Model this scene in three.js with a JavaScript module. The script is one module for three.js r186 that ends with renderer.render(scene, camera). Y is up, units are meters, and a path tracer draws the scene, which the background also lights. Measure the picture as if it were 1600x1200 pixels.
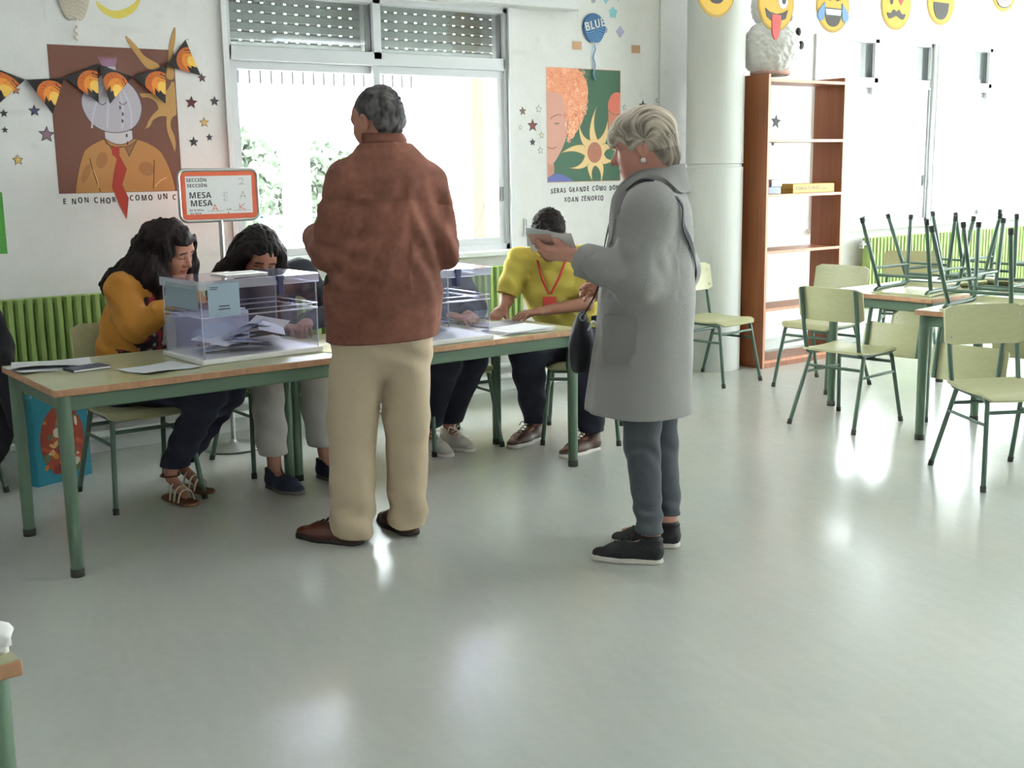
import * as THREE from 'three';
import { RoundedBoxGeometry } from 'three/addons/geometries/RoundedBoxGeometry.js';
import { mergeGeometries, mergeVertices } from 'three/addons/utils/BufferGeometryUtils.js';
import { RectAreaLightUniformsLib } from 'three/addons/lights/RectAreaLightUniformsLib.js';
import { FontLoader } from 'three/addons/loaders/FontLoader.js';
import { TextGeometry } from 'three/addons/geometries/TextGeometry.js';

// ---------------------------------------------------------------- camera, sky, lamps, exposure
const scene = new THREE.Scene();
const camera = new THREE.PerspectiveCamera(2 * Math.atan(600 / 1853) * 180 / Math.PI, 4 / 3, 0.05, 400);
camera.matrixAutoUpdate = true;
{
  const right = new THREE.Vector3(0.8, -0.015, 0.6), up = new THREE.Vector3(0.12, 0.984, -0.135), fwd = new THREE.Vector3(0.588, -0.18, -0.788);
  fwd.normalize(); right.addScaledVector(fwd, -right.dot(fwd)).normalize(); up.crossVectors(right, fwd).normalize();
  camera.position.set(0, 1.45, 0);
  camera.quaternion.setFromRotationMatrix(new THREE.Matrix4().makeBasis(right, up, fwd.clone().negate()));
}
const renderer = new THREE.WebGLRenderer({ antialias: true });
renderer.toneMapping = THREE.LinearToneMapping;
renderer.toneMappingExposure = 1.5;
renderer.shadowMap.enabled = true;
RectAreaLightUniformsLib.init();
// bright overcast sky, the same in every direction
scene.background = new THREE.Color().setRGB(24, 24.4, 25.2);
const LAMP_POWER = 6;                       // ceiling fluorescent fittings, W/sr/m2 of their diffusers
const ROOM = { x0: -3.2, x1: 13.2, z0: -6.22, z1: 3.4, h: 3.05, t: 0.3 };

// ---------------------------------------------------------------- helpers
let seed = 20240609;
const rnd = () => { seed = (seed * 1664525 + 1013904223) >>> 0; return seed / 4294967296; };
const rr = (a, b) => a + (b - a) * rnd();
const V = (x, y, z) => new THREE.Vector3(x, y, z);
const lerp = (a, b, t) => a + (b - a) * t, clamp = (x, a, b) => Math.min(b, Math.max(a, x));
const sstep = (a, b, x) => { const t = clamp((x - a) / (b - a), 0, 1); return t * t * (3 - 2 * t); };
const names = new Map();
function numbered(n) { const k = names.get(n) ?? 0; names.set(n, k + 1); return k ? `${n}_${String(k).padStart(3, '0')}` : n; }
function thing(name, label, category, pos = [0, 0, 0], turn = 0, group) {
  const o = new THREE.Group(); o.name = numbered(name); o.position.set(...pos); o.rotation.y = turn;
  o.userData = { label, category }; if (group) o.userData.group = group; scene.add(o); return o;
}
function struct(name, parentless = true) { const o = new THREE.Group(); o.name = name; o.userData = { kind: 'structure' }; scene.add(o); return o; }
function part(parent, name, geo, mat, label) { const m = new THREE.Mesh(geo, mat); m.name = name; if (label) m.userData.label = label; parent.add(m); return m; }
function solo(name, geo, mat, label, category, pos = [0, 0, 0], turn = 0, group) {
  const m = new THREE.Mesh(geo, mat); m.name = numbered(name); m.position.set(...pos); m.rotation.y = turn;
  m.userData = { label, category }; if (group) m.userData.group = group; scene.add(m); return m;
}
function copyOf(o, label, pos, turn, group) {
  const c = o.clone(); c.name = numbered(o.name.replace(/_\d{3}$/, '')); c.userData = { ...o.userData, label }; if (group) c.userData.group = group;
  c.position.set(...pos); c.rotation.set(0, turn, 0); scene.add(c); return c;
}
const bx = (w, h, d, x = 0, y = 0, z = 0) => new THREE.BoxGeometry(w, h, d).translate(x, y, z);
const rbx = (w, h, d, r, x = 0, y = 0, z = 0) => new RoundedBoxGeometry(w, h, d, 2, Math.min(r, w / 2.01, h / 2.01, d / 2.01)).translate(x, y, z);
function merge(list) {
  return mergeGeometries(list.map((g) => { const n = g.index ? g.toNonIndexed() : g; for (const k of Object.keys(n.attributes)) if (!['position', 'normal', 'uv'].includes(k)) n.deleteAttribute(k); if (!n.attributes.uv) n.setAttribute('uv', new THREE.BufferAttribute(new Float32Array(n.attributes.position.count * 2), 2)); return n; }));
}
function tube(pts, r, seg = 24, rad = 10) {
  const c = new THREE.CatmullRomCurve3(pts.map((p) => V(...p)), false, 'centripetal');
  const g = [new THREE.TubeGeometry(c, seg, r, rad, false)];
  for (const [p, t] of [[pts[0], c.getTangent(0).negate()], [pts[pts.length - 1], c.getTangent(1)]]) {
    const cap = new THREE.CircleGeometry(r, rad); cap.applyQuaternion(new THREE.Quaternion().setFromUnitVectors(V(0, 0, 1), t)); cap.translate(...p); g.push(cap);
  }
  return merge(g);
}
// polyline with rounded corners, as bent steel tube
function bent(pts, rc, r, rad = 10) {
  const P = pts.map((p) => V(...p)), path = new THREE.CurvePath(); let last = P[0];
  for (let i = 1; i < P.length - 1; i++) {
    const a = P[i].clone().sub(P[i - 1]).normalize(), b = P[i + 1].clone().sub(P[i]).normalize();
    const q0 = P[i].clone().addScaledVector(a, -rc), q1 = P[i].clone().addScaledVector(b, rc);
    path.add(new THREE.LineCurve3(last, q0)); path.add(new THREE.QuadraticBezierCurve3(q0, P[i], q1)); last = q1;
  }
  path.add(new THREE.LineCurve3(last, P[P.length - 1]));
  const pp = []; for (const c of path.curves) { const n = c.isLineCurve3 ? 1 : 5; for (let k = 0; k < n; k++) pp.push(c.getPoint(k / n)); } pp.push(P[P.length - 1]);
  return tubeLine(pp, r, rad);
}
function tubeLine(P, r, rad = 10) {   // straight segments, mitred; r a number or a list
  const pos = [], idx = []; let N = null;
  for (let i = 0; i < P.length; i++) {
    const t = (i ? P[i].clone().sub(P[i - 1]).normalize() : V(0, 0, 0)).add(i < P.length - 1 ? P[i + 1].clone().sub(P[i]).normalize() : V(0, 0, 0)).normalize();
    if (!N) { N = Math.abs(t.y) < 0.9 ? V(0, 1, 0) : V(1, 0, 0); }
    N = N.clone().addScaledVector(t, -N.dot(t)).normalize(); const B = V(0, 0, 0).crossVectors(t, N), ri = Array.isArray(r) ? r[i] : r;
    for (let k = 0; k < rad; k++) { const a = k / rad * Math.PI * 2; const q = P[i].clone().addScaledVector(N, Math.cos(a) * ri).addScaledVector(B, Math.sin(a) * ri); pos.push(q.x, q.y, q.z); }
  }
  const n = P.length;
  for (let i = 0; i < n - 1; i++) for (let k = 0; k < rad; k++) { const a = i * rad + k, b = i * rad + (k + 1) % rad; idx.push(a, b, a + rad, b, b + rad, a + rad); }
  const c0 = pos.length / 3; pos.push(P[0].x, P[0].y, P[0].z); pos.push(P[n - 1].x, P[n - 1].y, P[n - 1].z);
  for (let k = 0; k < rad; k++) { idx.push(c0, (k + 1) % rad, k); idx.push(c0 + 1, (n - 1) * rad + k, (n - 1) * rad + (k + 1) % rad); }
  const g = new THREE.BufferGeometry(); g.setAttribute('position', new THREE.Float32BufferAttribute(pos, 3)); g.setIndex(idx); g.computeVertexNormals(); return g;
}
const cyl = (r0, r1, a, b, rad = 12) => tubeLine([V(...a), V(...b)], [r0, r1], rad);
// curved sheet with thickness: f(u, v) in -1..1 gives the point of the mid-surface, rounded outline
function sheet(f, t, nu = 12, nv = 10, round = 0.25) {
  const pos = [], idx = [], grid = [], e = 1e-3, uv = [];
  const map = (u, v) => { // squircle-like outline
    const k = round, au = Math.abs(u), av = Math.abs(v); let lim = 1;
    if (av > 1 - k) lim = 1 - k * (1 - Math.sqrt(Math.max(0, 1 - ((av - 1 + k) / k) ** 2)));
    return [u * lim, v];
  };
  for (const s of [1, -1]) for (let j = 0; j <= nv; j++) for (let i = 0; i <= nu; i++) {
    const vv = -Math.cos(j / nv * Math.PI) * 0.35 + (j / nv * 2 - 1) * 0.65; const [u, v] = map(i / nu * 2 - 1, vv), p = f(u, v);
    const du = f(u + e, v).sub(f(u - e, v)), dv = f(u, v + e).sub(f(u, v - e)), n = V(0, 0, 0).crossVectors(dv, du).normalize();
    p.addScaledVector(n, s * t / 2); pos.push(p.x, p.y, p.z); uv.push(u, v);
  }
  const W = nu + 1, M = W * (nv + 1), q = (a, b, c, d) => idx.push(a, b, c, b, d, c);
  for (let j = 0; j < nv; j++) for (let i = 0; i < nu; i++) { const a = j * W + i; q(a, a + W, a + 1, a + W + 1); q(M + a, M + a + 1, M + a + W, M + a + W + 1); }
  for (let i = 0; i < nu; i++) { q(i, i + 1, M + i, M + i + 1); const a = nv * W + i; q(a, M + a, a + 1, M + a + 1); }
  for (let j = 0; j < nv; j++) { const a = j * W; q(a, M + a, a + W, M + a + W); const b = a + nu; q(b, b + W, M + b, M + b + W); }
  const g = new THREE.BufferGeometry(); g.setAttribute('position', new THREE.Float32BufferAttribute(pos, 3)); g.setAttribute('uv', new THREE.Float32BufferAttribute(uv, 2)); g.setIndex(idx);
  const ng = g.toNonIndexed(); ng.computeVertexNormals(); return crease(ng);
}
function crease(ng, ang = 0.7) { // smooth normals within an angle
  const p = ng.attributes.position, n = ng.attributes.normal, map = new Map(), c = Math.cos(ang), out = new Float32Array(n.array.length);
  const key = (i) => `${Math.round(p.getX(i) * 1e5)},${Math.round(p.getY(i) * 1e5)},${Math.round(p.getZ(i) * 1e5)}`;
  for (let i = 0; i < p.count; i++) { const k = key(i); if (!map.has(k)) map.set(k, []); map.get(k).push(i); }
  for (const L of map.values()) for (const i of L) { let x = 0, y = 0, z = 0; for (const j of L) if (n.getX(i) * n.getX(j) + n.getY(i) * n.getY(j) + n.getZ(i) * n.getZ(j) > c) { x += n.getX(j); y += n.getY(j); z += n.getZ(j); } const l = Math.hypot(x, y, z) || 1; out[i * 3] = x / l; out[i * 3 + 1] = y / l; out[i * 3 + 2] = z / l; }
  n.array.set(out); return ng;
}
function extr(shape, depth, bevel = 0, cs = 8) { return new THREE.ExtrudeGeometry(shape, { depth, bevelEnabled: bevel > 0, bevelSize: bevel, bevelThickness: bevel, bevelSegments: 1, curveSegments: cs }); }
function poly(pts) { const s = new THREE.Shape(); pts.forEach(([x, y], i) => (i ? s.lineTo(x, y) : s.moveTo(x, y))); s.closePath(); return s; }
function smooth(pts) { const s = new THREE.Shape(); const c = new THREE.SplineCurve(pts.map(([x, y]) => new THREE.Vector2(x, y))); s.setFromPoints(c.getPoints(pts.length * 5)); return s; }
function ellipse(rx, ry, x = 0, y = 0) { const s = new THREE.Shape(); s.absellipse(x, y, rx, ry, 0, Math.PI * 2); return s; }
function starShape(R, r = 0.42, n = 5, rot = Math.PI / 2) { const p = []; for (let i = 0; i < n * 2; i++) { const a = rot + i * Math.PI / n, q = i % 2 ? R * r : R; p.push([Math.cos(a) * q, Math.sin(a) * q]); } return poly(p); }
// noise
const hash = (x, y, z) => { let h = Math.imul(x, 374761393) + Math.imul(y, 668265263) + Math.imul(z, 2147483647 ^ 0x5bd1e995) | 0; h = Math.imul(h ^ (h >>> 13), 1274126177); return ((h ^ (h >>> 16)) >>> 0) / 4294967295 * 2 - 1; };
function noise(x, y, z) {
  const X = Math.floor(x), Y = Math.floor(y), Z = Math.floor(z); x -= X; y -= Y; z -= Z;
  const u = x * x * (3 - 2 * x), v = y * y * (3 - 2 * y), w = z * z * (3 - 2 * z);
  const a = lerp(lerp(hash(X, Y, Z), hash(X + 1, Y, Z), u), lerp(hash(X, Y + 1, Z), hash(X + 1, Y + 1, Z), u), v);
  const b = lerp(lerp(hash(X, Y, Z + 1), hash(X + 1, Y, Z + 1), u), lerp(hash(X, Y + 1, Z + 1), hash(X + 1, Y + 1, Z + 1), u), v);
  return lerp(a, b, w);
}
function canvasTex(w, h, draw) { const c = document.createElement('canvas'); c.width = w; c.height = h; const g = c.getContext('2d'); draw(g, w, h); const t = new THREE.CanvasTexture(c); t.colorSpace = THREE.SRGBColorSpace; t.magFilter = THREE.LinearFilter; return t; }
function dataTex(w, h, fn, srgb = false) {
  const d = new Uint8Array(w * h * 4); for (let y = 0; y < h; y++) for (let x = 0; x < w; x++) { const c = fn(x / w, y / h); const i = (y * w + x) * 4; d[i] = clamp(c[0], 0, 255); d[i + 1] = clamp(c[1], 0, 255); d[i + 2] = clamp(c[2], 0, 255); d[i + 3] = 255; }
  const t = new THREE.DataTexture(d, w, h, THREE.RGBAFormat); t.wrapS = t.wrapT = THREE.RepeatWrapping; t.magFilter = THREE.LinearFilter; if (srgb) t.colorSpace = THREE.SRGBColorSpace; t.needsUpdate = true; return t;
}
// periodic noise for tiles: n cells per side
const pnoise = (u, v, n, m = n, s = 0) => { const x = u * n, y = v * m, X = Math.floor(x), Y = Math.floor(y), fx = x - X, fy = y - Y, a = fx * fx * (3 - 2 * fx), b = fy * fy * (3 - 2 * fy), h = (i, j) => hash(((i % n) + n) % n, ((j % m) + m) % m, s); return lerp(lerp(h(X, Y), h(X + 1, Y), a), lerp(h(X, Y + 1), h(X + 1, Y + 1), a), b); };
const std = (color, roughness = 0.6, extra = {}) => new THREE.MeshStandardMaterial({ color, roughness, ...extra });
const phys = (o) => new THREE.MeshPhysicalMaterial(o);
function uvMetres(g, scale = 1) { // box mapping in metres
  const n = g.index ? g.toNonIndexed() : g, p = n.attributes.position, m = n.attributes.normal, uv = new Float32Array(p.count * 2);
  for (let i = 0; i < p.count; i++) { const ax = Math.abs(m.getX(i)), ay = Math.abs(m.getY(i)), az = Math.abs(m.getZ(i)); const [a, b] = ax > ay && ax > az ? [p.getZ(i), p.getY(i)] : ay > az ? [p.getX(i), p.getZ(i)] : [p.getX(i), p.getY(i)]; uv[i * 2] = a * scale; uv[i * 2 + 1] = b * scale; }
  n.setAttribute('uv', new THREE.BufferAttribute(uv, 2)); return n;
}

// ---------------------------------------------------------------- materials of the room
const lin = dataTex(1024, 1024, (u, v) => { // marbled linoleum: fine diagonal streaks and soft clouds
  const a = u + v * 0.35, s = pnoise(u, v, 7, 5, 3) * 0.5 + pnoise(u, v, 19, 13, 4) * 0.35;
  const st = pnoise((a + s * 0.02) % 1, v, 160, 24, 9) * 0.6 + pnoise(u, v, 90, 30, 11) * 0.5, f = pnoise(u, v, 256, 256, 21);
  const k = s * 3 + st * 2.2 + f * 1.6, dark = Math.max(0, pnoise(u, v, 90, 40, 31) - 0.8) * 14;
  return [190 + k - dark + s * 3, 193 + k - dark, 186 + k - dark - s * 2];
}, true); lin.repeat.set(0.28, 0.28);
const linRough = dataTex(512, 512, (u, v) => { const k = 118 + pnoise(u, v, 12, 12, 5) * 6 + pnoise(u, v, 120, 60, 6) * 8; return [k, k, k]; }); linRough.repeat.set(0.5, 0.5);
const linBump = dataTex(512, 512, (u, v) => { const k = 128 + pnoise(u, v, 30, 60, 5) * 50 + pnoise(u, v, 100, 100, 6) * 40; return [k, k, k]; }); linBump.repeat.set(0.9, 0.9);
const wallTex = dataTex(512, 512, (u, v) => { const k = pnoise(u, v, 5, 5, 2) * 2 + pnoise(u, v, 40, 40, 3) * 2 + pnoise(u, v, 150, 150, 8) * 1.5, scuff = Math.max(0, pnoise(u, v, 22, 30, 44) - 0.72) * 30; return [233 + k - scuff, 232 + k - scuff, 230 + k - scuff]; }, true); wallTex.repeat.set(0.4, 0.4);
const plasterBump = dataTex(256, 256, (u, v) => { const k = 128 + pnoise(u, v, 60, 60, 5) * 60 + pnoise(u, v, 20, 20, 6) * 50; return [k, k, k]; }); plasterBump.repeat.set(1.5, 1.5);
const M = {
  floor: phys({ color: 0xffffff, roughness: 0.47, specularIntensity: 1, map: lin, roughnessMap: linRough, bumpMap: linBump, bumpScale: 0.00012 }),
  wall: std(0xffffff, 0.75, { map: wallTex, bumpMap: plasterBump, bumpScale: 0.0006 }),
  ceiling: std(0xeceeea, 0.9), column: std(0xe6e8e4, 0.6, { bumpMap: plasterBump, bumpScale: 0.0015 }),
  whitePaint: std(0xe4e6e6, 0.4), alu: std(0xc9cbcd, 0.42, { metalness: 0.25 }), gasket: std(0x6a6c6e, 0.7),
  shutter: std(0x8f908d, 0.7), shutterGlare: phys({ color: 0xf4f6f6, roughness: 0.8, transmission: 0.3, thickness: 0 }),  // second slat colour is paler: window glare put into the shutter material
  glass: phys({ color: 0xf7fbfa, roughness: 0.02, transmission: 1, thickness: 0, ior: 1.45 }),
  radiator: std(0x8fa85e, 0.5), pipe: std(0xdfe1de, 0.45), kerb: std(0xd8dcd8, 0.6),
  green: std(0x566f59, 0.42), greenChair: std(0x4c6556, 0.4), cap: std(0x3a3d36, 0.8), chrome: std(0xb8bab8, 0.3, { metalness: 0.8 }),
};
{ // wood and laminate
  const wood = (r, g, b, sx, sy, seedy, amp = 1) => { const t = dataTex(512, 512, (u, v) => { const w = pnoise(u, v, 6, 3, seedy) * 0.5, k = (pnoise((u + w * 0.03 + 1) % 1, v, 60, 3, seedy + 1) * 9 + pnoise(u, v, 200, 8, seedy + 2) * 7 + w * 10) * amp; return [r + k, g + k * 0.8, b + k * 0.6]; }, true); t.repeat.set(sx, sy); return t; };
  M.shelfWood = std(0xffffff, 0.42, { map: wood(150, 88, 52, 1.2, 0.7, 51) });
  M.shelfEdge = std(0xffffff, 0.4, { map: wood(205, 145, 112, 1.2, 0.7, 61) });
  M.tableEdge = std(0xffffff, 0.5, { map: wood(172, 128, 94, 0.9, 2.5, 71) });
  const lam = dataTex(512, 512, (u, v) => { const k = pnoise(u, v, 12, 12, 81) * 3 + pnoise(u, v, 200, 200, 82) * 2.5 + pnoise(u, v, 60, 14, 83) * 2; return [178 + k, 178 + k, 138 + k]; }, true); lam.repeat.set(1, 1);
  M.laminate = std(0xffffff, 0.28, { map: lam });
  const cp = dataTex(256, 256, (u, v) => { const k = pnoise(u, v, 8, 8, 91) * 3 + pnoise(u, v, 120, 120, 92) * 3; return [184 + k, 184 + k, 142 + k]; }, true);
  M.chairPanel = std(0xffffff, 0.38, { map: cp });
}

// ---------------------------------------------------------------- floor, ceiling, walls
const WZ = ROOM.z0, WINDOWS = [[2.735, 4.665], [7.64, 9.22], [9.265, 10.92], [10.965, 12.6]], SILL = 0.92, HEAD = 2.43;
function structMesh(name, geo, mat) { const m = new THREE.Mesh(uvMetres(geo), mat); m.name = name; m.userData = { kind: 'structure' }; scene.add(m); return m; }
{
  const { x0, x1, z0, z1, h, t } = ROOM, w = x1 - x0, d = z1 - z0, cx = (x0 + x1) / 2, cz = (z0 + z1) / 2;
  structMesh('floor', bx(w + 2 * t, 0.2, d + 2 * t, cx, -0.1, cz), M.floor);
  structMesh('ceiling', bx(w + 2 * t, 0.2, d + 2 * t, cx, h + 0.1, cz), M.ceiling);
  structMesh('wall_left', bx(t, h, d, x0 - t / 2, h / 2, cz), M.wall);
  { const za = -5.6, zb = 2.4, xx = x1 + t / 2; // window band of the right-hand wall
    structMesh('wall_right', merge([bx(t, SILL, d, xx, SILL / 2, cz), bx(t, h - HEAD, d, xx, (h + HEAD) / 2, cz), bx(t, HEAD - SILL, za - z0, xx, (HEAD + SILL) / 2, (za + z0) / 2), bx(t, HEAD - SILL, z1 - zb, xx, (HEAD + SILL) / 2, (z1 + zb) / 2)]), M.wall);
    const win = struct('window_5'); for (let i = 0; i <= 5; i++) part(win, 'mullion', bx(0.09, HEAD - SILL, 0.06, x1 + 0.06, (HEAD + SILL) / 2, lerp(za + 0.03, zb - 0.03, i / 5)), M.alu);
    for (const y of [SILL + 0.02, 2.085, HEAD - 0.02]) part(win, 'rail', bx(0.09, 0.04, zb - za, x1 + 0.06, y, (za + zb) / 2), M.alu);
    for (let i = 0; i < 5; i++) { const w = (zb - za) / 5; part(win, 'pane', bx(0.004, HEAD - SILL - 0.05, w - 0.06, x1 + 0.06, (HEAD + SILL) / 2, za + w * (i + 0.5)), M.glass); } }
  structMesh('wall_front', bx(w + 2 * t, h, t, cx, h / 2, z1 + t / 2), M.wall);
  const g = [bx(w + 2 * t, SILL, t, cx, SILL / 2, z0 - t / 2), bx(w + 2 * t, h - HEAD, t, cx, (h + HEAD) / 2, z0 - t / 2)];
  let a = x0 - t; for (const [p, q] of [...WINDOWS, [x1 + t, 0]]) { g.push(bx(p - a, HEAD - SILL, t, (p + a) / 2, (HEAD + SILL) / 2, z0 - t / 2)); a = q; }
  structMesh('wall_back', merge(g), M.wall);
  // skirting, and the low boxed step that carries the heating pipes
  const sk = structMesh('baseboard_back', merge([bx(w, 0.075, 0.018, cx, 0.0375, z0 + 0.009), bx(w, 0.012, 0.03, cx, 0.081, z0 + 0.015)]), M.kerb);
  structMesh('trim_1', bx(0.012, h, 0.006, 5.97, h / 2, z0 + 0.003), std(0xd2d5d1, 0.7));            // thin vertical joint strip in the plaster
  structMesh('trim_2', rbx(2.55, 0.24, 0.13, 0.01, 3.86, 2.555, z0 + 0.066), M.whitePaint);          // shutter box above the window
}
{ // round column with a cast groove
  const p = [[0, 0], [0.2, 0], [0.2, 1.425], [0.19, 1.43], [0.19, 1.447], [0.2, 1.452], [0.2, 3.05], [0, 3.05]].map(([x, y]) => new THREE.Vector2(x, y));
  const g = crease((() => { const q = new THREE.LatheGeometry(p, 40).toNonIndexed(); q.computeVertexNormals(); return q; })(), 0.5);
  const m = new THREE.Mesh(g, M.column); m.position.set(6.225, 0, -5.925); m.name = 'column'; m.userData = { kind: 'structure' }; scene.add(m);
}
// ---------------------------------------------------------------- windows
function slatGeo(w) { // roller shutter slat: body, and below it a hinge strip pierced by light slots
  const g = [rbx(w, 0.042, 0.012, 0.004, 0, 0, 0)], n = Math.round(w / 0.072), s = w / n;
  for (let i = 0; i < n; i++) g.push(bx(s - 0.018, 0.009, 0.006, -w / 2 + s * (i + 0.5) - 0.009, -0.0245, 0)); g.push(bx(w, 0.0035, 0.006, 0, -0.0285, 0));
  return merge(g);
}
WINDOWS.forEach(([a, b], i) => {
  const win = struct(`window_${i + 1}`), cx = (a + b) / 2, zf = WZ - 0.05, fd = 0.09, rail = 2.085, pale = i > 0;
  const mat = M.alu, fw = 0.035;
  // outer casing strips and frame
  part(win, 'casing', merge([bx(0.03, HEAD - SILL, 0.02, a + 0.005, (HEAD + SILL) / 2, WZ + 0.008), bx(0.03, HEAD - SILL, 0.02, b - 0.005, (HEAD + SILL) / 2, WZ + 0.008)]), M.whitePaint);
  part(win, 'frame', merge([bx(fw, HEAD - SILL, fd, a + fw / 2 + 0.01, (HEAD + SILL) / 2, zf), bx(fw, HEAD - SILL, fd, b - fw / 2 - 0.01, (HEAD + SILL) / 2, zf), bx(b - a, 0.03, fd, cx, HEAD - 0.015, zf), bx(b - a, 0.04, fd, cx, SILL + 0.02, zf)]), mat);
  part(win, 'rail', merge([bx(b - a - 0.07, 0.075, fd, cx, rail, zf), bx(b - a - 0.07, 0.012, fd + 0.015, cx, rail - 0.03, zf)]), mat);
  part(win, 'mullion', bx(0.05, HEAD - rail, fd, cx, (HEAD + rail) / 2, zf), mat);
  part(win, 'sill', rbx(b - a + 0.06, 0.035, 0.16, 0.008, cx, SILL - 0.012, WZ + 0.0), M.whitePaint);
  for (const [p, q, dz] of [[a + 0.05, cx + 0.03, -0.018], [cx - 0.03, b - 0.05, 0.018]]) { // two sliding sashes
    const y0 = SILL + 0.04, y1 = rail - 0.038, s = 0.045, z = zf + dz, mid = (p + q) / 2;
    const sash = part(win, 'sash', merge([bx(s, y1 - y0, 0.03, p + s / 2, (y0 + y1) / 2, z), bx(s, y1 - y0, 0.03, q - s / 2, (y0 + y1) / 2, z), bx(q - p - 2 * s, s, 0.03, mid, y1 - s / 2, z), bx(q - p - 2 * s, s, 0.03, mid, y0 + s / 2, z)]), mat);
    part(sash, 'pane', bx(q - p - 2 * s + 0.01, y1 - y0 - 2 * s + 0.01, 0.004, mid, (y0 + y1) / 2, z), M.glass);
    part(sash, 'latch', rbx(0.014, 0.09, 0.02, 0.005, (dz > 0 ? q - s * 0.5 : p + s * 0.5), 1.28, z + 0.022), M.gasket);
  }
  for (const [p, q] of [[a + 0.045, cx - 0.025], [cx + 0.025, b - 0.045]]) {
    part(win, 'gasket', merge([bx(0.006, HEAD - rail - 0.07, 0.05, q - 0.003, (HEAD + rail) / 2, zf - 0.01), bx(q - p, 0.006, 0.05, (p + q) / 2, rail + 0.04, zf - 0.01)]), M.gasket);
    part(win, 'pane', bx(q - p, HEAD - rail - 0.06, 0.004, (p + q) / 2, (HEAD + rail) / 2, zf), M.glass);
    for (const x of [p - 0.035, q + 0.035]) part(win, 'shutter_guide', bx(0.05, HEAD - rail + 0.06, 0.11, x, (HEAD + rail) / 2, zf - 0.1), pale ? M.whitePaint : M.shutter);  // right-hand guides whitened along with the slats, standing in for glare
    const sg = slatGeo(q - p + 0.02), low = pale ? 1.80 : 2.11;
    for (let y = HEAD + 0.02; y > low; y -= 0.0515) part(win, 'slat', sg, pale ? M.shutterGlare : M.shutter).position.set((p + q) / 2, y, zf - 0.1);
  }
});
// ---------------------------------------------------------------- radiators and pipes
const finGeo = (() => { const w = 0.042, d = 0.07; return extr(poly([[-w / 2, -d / 2], [w / 2, -d / 2], [w / 2, d / 2 - 0.022], [0.01, d / 2], [-0.01, d / 2], [-w / 2, d / 2 - 0.022]]), 1).rotateX(-Math.PI / 2).scale(1, 1, 1).rotateY(Math.PI); })();
function radiator(x0, x1, y0, y1, label) {
  const n = Math.round((x1 - x0) / 0.047), o = thing('radiator', label, 'radiator', [(x0 + x1) / 2, y0, WZ + 0.12], 0), w = x1 - x0, h = y1 - y0;
  for (let i = 0; i < n; i++) { const f = part(o, 'section', finGeo, M.radiator); f.position.x = (i - (n - 1) / 2) * 0.047; f.scale.y = h; }
  part(o, 'header', rbx(w, 0.03, 0.05, 0.01, 0, h - 0.012, -0.012), M.radiator); part(o, 'header', rbx(w, 0.03, 0.05, 0.01, 0, 0.03, -0.012), M.radiator);
  part(o, 'valve', merge([cyl(0.012, 0.012, [-w / 2 - 0.07, h - 0.05, 0], [-w / 2 + 0.01, h - 0.05, 0]), cyl(0.02, 0.02, [-w / 2 - 0.05, h - 0.08, 0], [-w / 2 - 0.05, h - 0.02, 0])]), M.chrome);
  for (const s of [-1, 1]) part(o, 'bracket', bx(0.03, 0.08, 0.08, s * w * 0.3, 0.08, -0.075), M.pipe);
}
radiator(0.75, 2.55, 0.30, 0.845, 'green ribbed radiator on the wall behind the woman in mustard');
radiator(2.9, 4.64, 0.29, 0.83, 'green ribbed radiator below the window behind the man in yellow');
radiator(8.2, 10.9, 0.25, 0.83, 'long green ribbed radiator below the bright windows behind the stacked chairs');
for (const [y, l] of [[0.175, 'upper white heating pipe along the wall below the radiators'], [0.1, 'lower white heating pipe along the wall just above the skirting']]) {
  const p = thing('heating_pipe', l, 'pipe', [0, 0, 0]);
  part(p, 'pipe_run', cyl(0.021, 0.021, [ROOM.x0 + 0.01, y, WZ + 0.06], [5.6, y, WZ + 0.06], 12), M.pipe);
  for (let x = -2; x < 5.6; x += 1.5) part(p, 'clip', bx(0.02, 0.03, 0.05, x, y, WZ + 0.027), M.pipe);
}
// ---------------------------------------------------------------- ceiling lamps
{
  const dif = std(0xffffff, 0.6, { emissive: 0xf6f8ff, emissiveIntensity: 1.6 }), body = std(0xe8e9e8, 0.5); let first = null, k = 0;
  const where = ['above the foreground desk', 'above the open floor', 'above the bookcase side', 'above the far right', 'above the room front', 'behind the camera', 'behind the camera to the right', 'in the far front corner'];
  for (const z of [-3.2, 0.6]) for (const x of [-0.6, 3.2, 7.0, 10.8]) {
    const label = `white ceiling fluorescent fitting ${where[k++]}`;
    const o = thing('ceiling_lamp', label, 'lamp', [x, ROOM.h, z], 0, 'ceiling fluorescent fittings');
    part(o, 'housing', rbx(1.26, 0.07, 0.32, 0.02, 0, -0.035, 0), body);
    part(o, 'diffuser', rbx(1.2, 0.02, 0.26, 0.008, 0, -0.078, 0), dif);
    const L = new THREE.RectAreaLight(0xf6f8ff, LAMP_POWER, 1.2, 0.26); L.position.set(0, -0.095, 0); L.rotation.x = -Math.PI / 2; L.castShadow = true; o.add(L);
  }
}
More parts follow.
